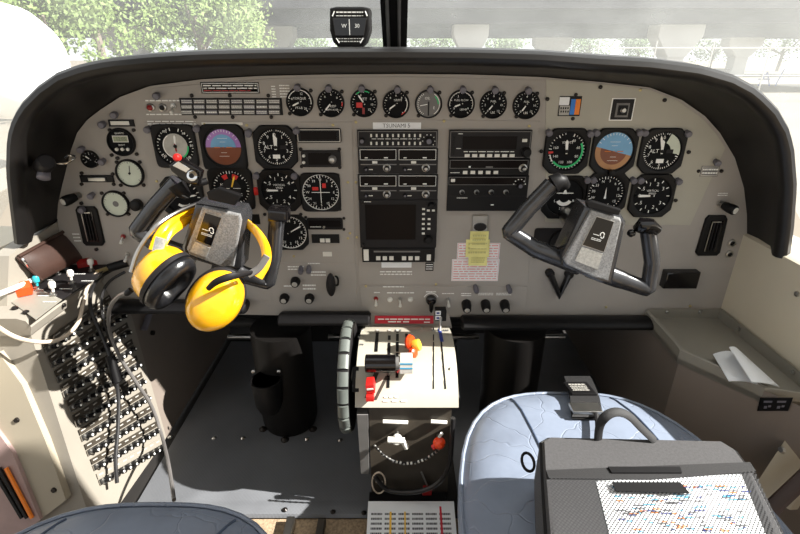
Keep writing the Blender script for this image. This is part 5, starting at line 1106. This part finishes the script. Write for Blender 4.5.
# rows
rowp = MB()
for k in range(10):
    v = k / 9
    # row ends measured along the leaning face
    xl, yl = 42 + (96 - 42) * v, 342 + (474 - 342) * v; xr, yr = 117 + (160 - 117) * v, 289 + (438 - 289) * v
    a_, b_ = fb(xl, yl, .001), fb(xr, yr, .001)
    dn = (fb(xl + 3, yl + 8.5, .001) - a_); dnr = (fb(xr + 2.4, yr + 8.5, .001) - b_)
    mb = MB(); P4 = [a_ - CBL, a_ + dn * .62 - CBL, b_ + dnr * .62 - CBL, b_ - CBL]; nrm = LN
    slab(mb, [p + LN * .0012 for p in P4], LN, .001, 'quadd' if k != 9 else 'cons')
    d_ = (P4[3] - P4[0])
    for j in range(9):
        s0 = P4[0].lerp(P4[3], j / 9 + .02).lerp(P4[1].lerp(P4[2], j / 9 + .02), .3) + LN * .0016; s1 = P4[0].lerp(P4[3], j / 9 + .075).lerp(P4[1].lerp(P4[2], j / 9 + .075), .3) + LN * .0016
        h_ = (P4[1] - P4[0]) * .22; mb.poly([s0, s0 + h_, s1 + h_, s1], 'silver')
    mb.build('label_strip', cb, smooth=False)
    mb = MB(); a2 = a_ + dn * 1.05 - CBL; b2 = b_ + dnr * 1.05 - CBL
    slab(mb, [a2 - dn * .32 + LN * .002, a2 + dn * .30 + LN * .002, b2 + dnr * .30 + LN * .002, b2 - dnr * .32 + LN * .002], LN, .002, 'steel'); mb.build('breaker_strip', cb, smooth=False)
    for j in range(10):
        if k == 0 and j in (0,): pass
        p = a2.lerp(b2, (j + .6) / 10.2); mb = MB(); q_ = .0052
        mb.lathe([(q_ * 1.25, .002), (q_ * 1.25, .004), (q_ * .8, .0045)], 'steel', 8, p, LN); mb.lathe([(q_ * .8, .004), (q_ * .8, .010), (q_ * .95, .0105), (q_ * .95, .013), (q_ * .5, .014)], 'blk', 10, p, LN)
        mb.lathe([(q_ * .5, .0141), (q_ * .45, .0146)], 'white', 8, p, LN); mb.build('circuit_breaker', cb)
mb = MB(); p = fb(53, 316, 0); mb.lathe([(.004, 0), (.004, .003), (.002, .004)], 'screw', 10, Vector((-.634, .80, .405)) - CBL, (1, 0, .3)); mb.build('screw', cb)
# switch plate on the console top
ZT = .425
def cz(px, py, z=ZT): return onZ(px, py, z)
sw = empty('side_switch_plate', cz(62, 285), 'black and grey switch plate on top of the left side console', 'switch plate'); T0 = sw.location.copy()
mb = MB(); P_ = [cz(26, 283), cz(60, 262), cz(112, 262), cz(96, 279), cz(62, 300)]; slab(mb, [p - T0 + Vector((0, 0, .002)) for p in reversed(P_)], (0, 0, 1), .002, 'blk2')
mb.build('dark_plate', sw, smooth=False)
mb = MB(); P_ = [cz(2, 296), cz(26, 283), cz(62, 300), cz(36, 320)]; slab(mb, [p - T0 + Vector((0, 0, .0015)) for p in reversed(P_)], (0, 0, 1), .0015, 'shelfm'); mb.build('grey_plate', sw, smooth=False)
mb = MB()
for k, (x, y) in enumerate(((47, 281), (66, 290), (80, 275), (45, 297), (88, 282), (38, 291), (50, 303))):
    p = cz(x, y) - T0 + Vector((0, 0, .0026)); mb.lines(p.x - .012, p.x + .012, p.y - .003, p.y + .003, p.z, 'white', 1, k)
mb.build('print', sw, smooth=False)
for px, py in ((15, 309), (26, 313)):
    mb = MB(); p = cz(px, py) - T0; mb.lathe([(.0055, 0), (.0055, .003), (.003, .005)], 'screw', 12, p); mb.build('screw', sw)
for px, py, m, lab in ((58, 275, 'wplastic', 'white tipped toggle in the middle of the left console plate'), (72, 284, 'wplastic', 'white tipped toggle at front edge of the left console plate'), (54, 296, 'wplastic', 'white tipped toggle nearest the camera on left console'),
                       (92, 272, 'wplastic', 'white tipped toggle furthest forward on left console'), (22, 283, 'wplastic', 'white tipped toggle at outer aft corner beside the pouch'), (38, 290, 'cyan', 'cyan tipped toggle on left console')):
    o = empty('toggle_switch', cz(px, py), lab, 'switch', 'toggles on the left side console'); mb = MB(); mb.lathe([(.0065, .002), (.0065, .004), (.004, .005), (.004, .009)], 'steel', 8); mb.build('bushing', o)
    mb = MB(); mb.lathe([(.0022, .008), (.0028, .016), (.0055, .017), (.006, .026), (.004, .029), (0, .0295)], m, 12, ax=(.05, .1, 1)); mb.build('lever', o)
def guard(px, py, lab, m, a, sc=1):
    o = empty('guarded_switch', cz(px, py), lab, 'switch'); o.rotation_euler = (0, 0, a); mb = MB()
    mb.loft([[Vector((x * sc, y * sc, z * sc)) for y, z in ((-.009, .002), (-.009, .012), (.0, .018), (.009, .012), (.009, .002))] for x in (-.018, -.016, .014, .020)], m); mb.build('guard', o); mb = MB(); mb.box(-.014 * sc, .014 * sc, -.006 * sc, .006 * sc, 0, .004, 'blk'); mb.build('base', o)
guard(88, 266, 'dark red guarded switch beside the brown pouch', 'redd', .6)
guard(14, 297, 'bright red guarded switch at lower left corner of console', 'orange', .6, 1.5)
mb = MB(); mb.tube([cz(-6, 296, .455), cz(20, 286, .448), cz(38, 277, .442)], [.005, .005, .004], 'wplastic', 10, smooth=1); o = mb.build('stylus'); tag(o, 'white stick lying over the red guarded switch', 'pen')
# brown pouch
pou = empty('brown_pouch', cz(55, 265, .45), 'brown leather pouch leaning against left sill above console switches', 'pouch'); T0 = pou.location.copy()
P_ = [onX(17, 257, -.700), onX(64, 231, -.700), onX(85, 258, -.672), onX(42, 280, -.685)]; nn = (P_[1] - P_[0]).cross(P_[3] - P_[0]).normalized(); nn = nn if nn.x > 0 else -nn
mb = MB(); R_ = []
for i in range(9):
    u = i / 8; row = []
    for j in range(7):
        v = j / 6; e = math.sin(PI * u) ** .4 * math.sin(PI * v) ** .4 if 0 < u < 1 and 0 < v < 1 else 0; row.append(P_[0].lerp(P_[1], u).lerp(P_[3].lerp(P_[2], u), v) - T0 + nn * .012 * e)
    R_.append(row)
mb.loft(R_, 'brown', closed=False); mb.loft([[P_[0].lerp(P_[1], u).lerp(P_[3].lerp(P_[2], u), v) - T0 - nn * .006 for v in (0, 1)] for u in (0, 1)], 'brown', closed=False); mb.build('pouch_body', pou)
mb = MB(); mb.tube([P_[0] - T0 + nn * .003, P_[1] - T0 + nn * .003], .0035, 'seam' if False else 'brown', 8); mb.tube([P_[0] - T0, P_[3] - T0], .003, 'brown', 8); mb.build('edge_binding', pou)
mb = MB(); mb.tube([P_[0].lerp(P_[3], .1) - T0 + nn * .005, P_[0].lerp(P_[3], .3) - T0 + Vector((.006, -.004, .006)), P_[0].lerp(P_[3], .45) - T0], .0022, 'chrome', 8, smooth=2); mb.build('clasp', pou)
# sill riser behind the console
mb = MB(); slab(mb, [onX(7, 306, -.704), onX(9, 256, -.704), onX(30, 240, -.704), onX(60, 220, -.704), onX(68, 232, -.704), onX(60, 300, -.704)], (1, 0, 0), .03, 'cons'); o = mb.build('trim_4'); o['kind'] = 'structure'
# cables at the left
def cable(pts, r, m, lab, name='cable', ends=None):
    P_ = [onP(x, y, LP + LN * l, LN) if l is not None and Y is None else onY(x, y, Y) for x, y, l, Y in pts]
    o = empty(name, P_[0], lab, 'cable'); mb = MB(); mb.tube([p - P_[0] for p in P_], r, m, 8, smooth=3); mb.build('cord', o); return o, P_
o, P_ = cable([(109, 268, None, .93), (97, 272, None, .90), (87, 285, None, .87), (82, 310, .03, None), (78, 325, .03, None), (62, 340, .035, None), (40, 343, .03, None), (15, 338, None, .70), (-5, 325, None, .69)], .0035, 'cabW', 'pale cream audio cable looping across the breaker console')
mb = MB(); mb.tube([P_[0] - o.location, P_[0].lerp(P_[1], 1.0) - o.location], .0048, 'yel' if False else 'brass', 10); mb.build('plug_sleeve', o); mb = MB(); mb.tube([P_[0] - o.location, P_[0] - o.location + Vector((.035, .01, .008))], .009, 'blk', 12); mb.build('plug', o)
o, P_ = cable([(131, 291, None, .70), (119, 295, None, .72), (109, 307, None, .74), (108, 328, .05, None), (118, 355, .05, None), (138, 385, .05, None), (152, 405, .05, None), (162, 435, .05, None), (168, 460, None, .70), (172, 485, None, .64), (174, 500, None, .6)], .0036, 'cabG', 'grey headset cable hanging from yellow cup down to the left seat')
o, P_ = cable([(112, 270, None, .94), (98, 278, None, .93), (90, 292, .03, None), (90, 310, .03, None), (97, 325, .03, None), (106, 345, .03, None), (114, 370, .035, None), (119, 395, .03, None), (118, 430, .03, None), (115, 460, .03, None), (117, 483, .03, None)], .0036, 'cabB', 'black cable hanging straight down over the circuit breakers')
mb = MB(); mb.tube([onP(110, 356, LP + LN * .035, LN) - o.location, onP(117, 382, LP + LN * .035, LN) - o.location], .009, 'blk', 12); mb.build('inline_box', o)
o, P_ = cable([(125, 272, None, .93), (110, 280, None, .92), (102, 292, .02, None), (101, 310, .02, None), (106, 330, .02, None), (112, 345, .03, None)], .003, 'cabB', 'thin black cable beside the jack plug, joining the inline box')
# hydraulic bracket on the side of the left footwell
o = empty('wall_bracket', onX(144, 330, -.60), 'small white scuffed bracket on left footwell wall', 'bracket'); mb = MB(); mb.tube([(0, 0, 0), (.0, .045, .028)], .008, 'post', 8, flat=.5); mb.build('arm', o); mb = MB(); mb.lathe([(.006, 0), (.006, .006)], 'blk', 10, (0.004, .02, -.02), (1, 0, 0)); mb.build('bolt', o)
# ================================================================= SEATS
def seat(cx, cy, a, b, ztop, lab, seams, tilt=0):
    o = empty('pilot_seat', (cx, cy, 0), lab, 'seat'); mb = MB(); N = 64; R_ = []
    def sup(t, k, e=3.0):
        c, s_ = math.cos(t), math.sin(t); r = 1 / ((abs(c) ** e + abs(s_) ** e) ** (1 / e)); return Vector((a * k * r * c, b * k * r * s_, 0))
    for k, z in ((.02, 0), (.3, 0), (.55, -.001), (.72, -.004), (.84, -.010), (.92, -.018), (.97, -.028), (1.0, -.042), (1.0, -.06), (.985, -.10), (.95, -.125)):
        R_.append([sup(2 * PI * i / N, k) + Vector((0, 0, ztop + z)) for i in range(N)])
    mb.loft(list(reversed(R_)), 'leather'); mb.build('cushion', o, ang=70)
    mb = MB(); mb.tube([sup(2 * PI * i / N, .985) + Vector((0, 0, ztop - .030)) for i in range(N)], .0035, 'leather', 6, closed=True); mb.build('piping', o)
    def zt_(x, y, e=3.0):
        k = (abs(x / a) ** e + abs(y / b) ** e) ** (1 / e); P = ((.0, 0), (.3, 0), (.55, -.001), (.72, -.004), (.84, -.010), (.92, -.018), (.97, -.028), (1.0, -.042), (2, -.06))
        for (k0, z0), (k1, z1) in zip(P, P[1:]):
            if k <= k1: return ztop + z0 + (z1 - z0) * (k - k0) / (k1 - k0) + .0006
    for pts in seams:
        pts = [tuple(v[:2]) for v in resample([(x, y, 0) for x, y in pts], 30)]
        mb = MB(); mb.tube([Vector((x, y, zt_(x, y))) for x, y in pts], .0019, 'seam', 6); mb.build('seam', o)
    mb = MB(); mb.rbox(-a * .8, a * .8, -b * .85, b * .85, .10, ztop - .11, .03, 'blk2', .01); mb.build('seat_pan', o)
    for sx in (-1, 1):
        mb = MB(); mb.box(sx * a * .65 - .012, sx * a * .65 + .012, -b * .8, b * .7, 0, .11, 'greyp', .003); mb.build('seat_leg', o)
    return o
seat(.303, .345, .223, .395, .282, 'blue grey leather right seat in sunlight, carrying the black bag',
     [[(-.10, .385), (-.092, .32), (-.085, .22), (-.080, .10), (-.078, -.1)], [(.085, .37), (.10, .30), (.11, .20), (.115, .05), (.12, -.1)]])
seat(-.345, .10, .245, .395, .282, 'dark blue leather left seat in shade at bottom left corner',
     [[(-.11, .36), (-.14, .28), (-.18, .1)], [(.12, .36), (.09, .28), (.05, .1)]])
# seat belt buckle on the right seat
bk = empty('seat_belt_buckle', onZ(582, 400, .29), 'black and silver belt buckle lying on front of the right seat', 'seat belt'); T0 = bk.location.copy()
mb = MB(); path = [onZ(577, 376, .250), onZ(579, 380, .262), onZ(582, 388, .276), onZ(585, 398, .284), onZ(587, 412, .288), onZ(588, 417, .286)]; W_ = .026
mb.loft([[p - T0 - Vector((W_, 0, 0)) for p in path], [p - T0 + Vector((W_, 0, 0)) for p in path]], 'web', closed=False); mb.loft([[p - T0 + Vector((W_, 0, -.004)) for p in path], [p - T0 + Vector((-W_, 0, -.004)) for p in path]], 'web', closed=False); mb.build('webbing', bk)
mb = MB(); mb.T = Matrix.Translation(onZ(581, 390, .278) - T0) @ Matrix.Rotation(-.20, 4, 'X'); mb.box(-.024, .020, -.022, .026, 0, .004, 'blk', .001); mb.lines(-.018, .012, -.012, .018, .0043, 'silver', 4, 5); mb.build('latch_plate', bk)
mb = MB(); mb.T = Matrix.Translation(onZ(586, 410, .286) - T0); mb.box(-.026, .024, -.013, .012, 0, .007, 'steel', .002); mb.build('buckle_body', bk)
mb = MB(); mb.tube([onZ(596, 414, .290) - T0, onZ(598, 425, .292) - T0, onZ(597, 436, .292) - T0], .004, 'web', 8, smooth=1); mb.build('strap', bk)
# ================================================================= BLACK BAG
ZB = .375
bag = empty('laptop_bag', onZ(640, 500, .285), 'flat black nylon bag with mesh pocket lying on the right seat', 'bag'); T0 = bag.location.copy()
tp = [(543, 441), (550, 437), (640, 439), (722, 441), (735, 449), (752, 472), (776, 520), (800, 570), (560, 570), (549, 534), (545, 480)]
top = [onZ(x, y, ZB) - T0 for x, y in tp]; n = len(top); cen_ = sum(top, Vector()) / n
mb = MB(); rings = []
for k, dz in ((1.0, -.088), (1.03, -.07), (1.03, -.014), (1.015, -.004), (.985, 0)):
    rings.append([Vector((cen_.x + (p.x - cen_.x) * k, cen_.y + (p.y - cen_.y) * (1 + (k - 1) * .8), p.z + dz)) for p in top])
rings = [[v if True else v for v in r] for r in rings]
mb.loft(rings, 'nylon'); mb.build('bag_body', bag)
mb = MB(); mb.tube([Vector((p.x, p.y, p.z - .002)) * 1 for p in rings[3]], .003, 'blk', 6, closed=True); mb.build('piping', bag)
def bz(px, py, l=.002): return onZ(px, py, ZB + l) - T0
mb = MB(); slab(mb, [bz(546, 470, .003), bz(750, 462, .003), bz(756, 471, .003), bz(650, 479, .003), bz(549, 478, .003)][::-1], (0, 0, 1), .002, 'web'); mb.build('pocket_binding', bag)
pa = MB(); slab(pa, [bz(596, 481, .001), bz(741, 474, .001), bz(768, 540, .001), bz(780, 575, .001), bz(620, 575, .001)][::-1], (0, 0, 1), .0008, 'pap')
rr_ = random.Random(3)
for k in range(150):
    x = rr_.uniform(612, 745); y = rr_.uniform(484, 532); m = rr_.choice(['ink', 'lblue', 'dblue', 'oran', 'ink', 'lblue']); L_ = rr_.uniform(3, 12)
    y = rr_.uniform(484, 532) if k % 2 else y
    pa.poly([bz(x, y + 1.3, .0013), bz(x + L_, y + 1.3, .0013), bz(x + L_, y, .0013), bz(x, y, .0013)], m)
o = pa.build('map_sheet', smooth=False); o.location = T0; tag(o, 'white printed map inside the mesh pocket of the black bag', 'map')
mb = MB(); mb.poly([bz(549, 478, .0045), bz(650, 479, .0045), bz(755, 471, .0045), bz(800, 570, .0045), bz(560, 570, .0045)][::-1], 'net'); mb.build('mesh_pocket', bag, smooth=False)
mb = MB(); slab(mb, [bz(608, 466.5, .005), bz(680, 466.5, .005), bz(682, 472.5, .005), bz(612, 472.5, .005)][::-1], (0, 0, 1), .002, 'blk'); mb.build('velcro_strip', bag)
mb = MB(); slab(mb, [bz(612, 482, .006), bz(680, 482, .006), bz(690, 493, .006), bz(616, 491, .006)][::-1], (0, 0, 1), .001, 'blk'); mb.build('velcro_strip', bag)
mb = MB(); mb.tube([bz(598, 440, .0), bz(599, 428, .02), bz(603, 418, .038), bz(614, 411, .045), bz(628, 414, .04), bz(641, 428, .02), bz(655, 441, .0)], .0060, 'web', 8, smooth=2, flat=.3, up=(0, -.6, 1)); mb.build('carry_handle', bag)
mb = MB(); c = bz(528, 462, -.03); mb.tube([c + Vector((.008 * math.cos(2 * PI * k / 16), .012 * math.sin(2 * PI * k / 16), .004 * math.sin(2 * PI * k / 16))) for k in range(16)], .002, 'blk', 6, closed=True); mb.build('strap_ring', bag)
# ================================================================= OUTSIDE
def far(px, py, Y): return onY(px, py, Y)
GZ = -1.3
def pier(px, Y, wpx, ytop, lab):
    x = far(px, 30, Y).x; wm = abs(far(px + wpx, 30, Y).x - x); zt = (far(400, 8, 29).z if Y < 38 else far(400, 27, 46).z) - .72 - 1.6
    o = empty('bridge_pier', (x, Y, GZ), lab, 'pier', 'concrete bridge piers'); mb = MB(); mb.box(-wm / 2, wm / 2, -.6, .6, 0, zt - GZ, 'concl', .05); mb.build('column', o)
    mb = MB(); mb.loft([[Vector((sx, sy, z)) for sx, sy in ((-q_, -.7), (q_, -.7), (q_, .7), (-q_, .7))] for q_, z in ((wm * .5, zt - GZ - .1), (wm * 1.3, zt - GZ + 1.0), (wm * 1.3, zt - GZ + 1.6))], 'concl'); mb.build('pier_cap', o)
for px, Y, w_, yt, lab in ((470, 31, 13, 12, 'pale bridge pier just right of the windshield post'), (676, 31, 17, 16, 'wide pale bridge pier seen above right part of the hood'), (275, 33, 15, 14, 'pale bridge pier left of the compass'), (128, 33, 20, 20, 'grey bridge pier between the two leafy trees'),
                        (553, 50, 14, 34, 'darker distant pier under the second bridge deck'), (745, 50, 13, 24, 'distant pier near right edge behind the fence')): pier(px, Y, w_, yt, lab)
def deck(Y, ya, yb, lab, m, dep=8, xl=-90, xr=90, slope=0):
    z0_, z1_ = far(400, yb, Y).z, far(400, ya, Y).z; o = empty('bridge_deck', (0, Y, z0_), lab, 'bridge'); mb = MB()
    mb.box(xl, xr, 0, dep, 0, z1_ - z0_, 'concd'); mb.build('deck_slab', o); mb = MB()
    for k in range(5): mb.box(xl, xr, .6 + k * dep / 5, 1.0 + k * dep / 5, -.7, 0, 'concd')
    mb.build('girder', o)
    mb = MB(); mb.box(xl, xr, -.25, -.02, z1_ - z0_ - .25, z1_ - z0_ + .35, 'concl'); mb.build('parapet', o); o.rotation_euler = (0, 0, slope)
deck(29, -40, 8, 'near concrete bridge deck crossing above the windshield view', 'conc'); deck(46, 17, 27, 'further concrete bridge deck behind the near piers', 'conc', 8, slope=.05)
def tree(px, py, Y, R0, lab, m='leafA', n=1500, seed=1, sq=.8):
    c = far(px, py, Y); o = empty('tree', (c.x, Y, GZ), lab, 'tree', 'trees beyond the windshield'); rr = random.Random(seed); mb = MB(); h = c.z - GZ
    blobs = [(Vector((rr.uniform(-1, 1) * R0 * .7, rr.uniform(-1, 1) * R0 * .5, h + rr.uniform(-.6, .6) * R0 * sq)), R0 * rr.uniform(.35, .6)) for _ in range(12)]
    for k in range(n):
        b0, br = rr.choice(blobs); d = Vector((rr.gauss(0, 1), rr.gauss(0, 1), rr.gauss(0, 1))).normalized(); p = b0 + d * br * rr.uniform(.7, 1.05); s_ = rr.uniform(.05, .12) * (1 if Y < 40 else 1.8)
        u = Vector((rr.gauss(0, 1), rr.gauss(0, 1), rr.gauss(0, 1))).normalized(); v = u.orthogonal().normalized(); mb.add([p - u * s_, p - v * s_ * .5, p + u * s_, p + v * s_ * .5], [(0, 1, 2, 3)], m)
    mb.build('foliage', o, smooth=False); mb = MB(); mb.tube([(0, 0, 0), (.1, 0, h * .6), (0, 0, h)], [.22, .18, .08], 'bark', 8)
    for k in range(4): bb = blobs[k][0]; mb.tube([(0.05, 0, h * .6), bb], [.1, .04], 'bark', 6)
    mb.build('trunk', o)
tree(40, 14, 17, 2.1, 'pale leafy tree at far left beyond the white nose shape', n=6000, seed=1); tree(88, 4, 24, 1.3, 'small leafy tree left of the grey pier', n=2500, seed=9)
tree(195, 16, 22, 2.6, 'large bright leafy tree left of the compass', n=7000, seed=2); tree(236, 34, 27, 1.8, 'low leafy tree in front of the pale pier', n=3000, seed=8)
for i, (px, Y, R0) in enumerate(((310, 52, 3.0), (375, 56, 2.6), (432, 50, 3.0), (505, 54, 2.8), (590, 56, 3.0), (640, 52, 2.8), (715, 50, 3.2), (785, 52, 3.2))):
    tree(px, 43, Y + 12, R0, ['distant hedge tree behind the compass', 'distant tree close left of the windshield post', 'distant tree close right of the windshield post', 'distant tree between pale pier and darker pier', 'distant tree right of the darker pier', 'distant tree left of the wide pier', 'distant tree right of the wide pier behind the fence', 'distant tree at far right edge'][i], 'leafB', 2200, 20 + i, .5)
# fence
fe = empty('wire_fence', (0, 0, GZ), 'pale wire fence with posts beyond the right windshield', 'fence'); mb = MB(); Yf = 24
zt = far(600, 48, Yf).z - GZ; mb.tube([(8.9, Yf, zt), (30, Yf, zt)], .03, 'fence', 6); mb.tube([(8.9, Yf, zt * .5), (30, Yf, zt * .5)], .02, 'fence', 6); mb.build('rail', fe)
for k in range(8): mb = MB(); mb.tube([(9 + k * 2.6, Yf, 0), (9 + k * 2.6, Yf, zt + .3)], .035, 'fence', 6); mb.build('post', fe)
o = empty('parked_aircraft_nose', (-9.2, 9.5, GZ), 'overexposed white rounded aircraft nose outside at upper left', 'aircraft'); mb = MB()
c = far(5, 62, 9.5); o.location = (c.x, 9.5, GZ); zc = c.z - GZ
mb.lathe([(0, -1), (.35, -.95), (.7, -.72), (.92, -.4), (1, 0), (1, 1.0), (.98, 4)], 'wpaint', 32, (0, 0, zc), (-1, 0.1, .05), sx=1.0, sy=1.0); mb.build('fuselage', o, ang=80)
mb = MB(); mb.lathe([(0, -.12), (.2, -.1), (.3, 0), (.2, .1), (0, .12)], 'ahsky', 16, (0.25, -.93, zc + .25), (0, -1, .2), sy=.6); mb.build('window', o)
o = empty('blue_sawhorse', onZ(765, 86, GZ), 'small bright blue folding stand on the apron at right', 'stand'); mb = MB()
for p, q_ in (((-.5, 0, 0), (-.1, 0, .9)), ((.3, 0, 0), (-.1, 0, .9)), ((.7, 0, 0), (1.0, 0, 1.1)), ((-.6, 0, .45), (.2, 0, .45))): mb.tube([p, q_], .05, 'bluep', 6)
mb.build('frame', o)
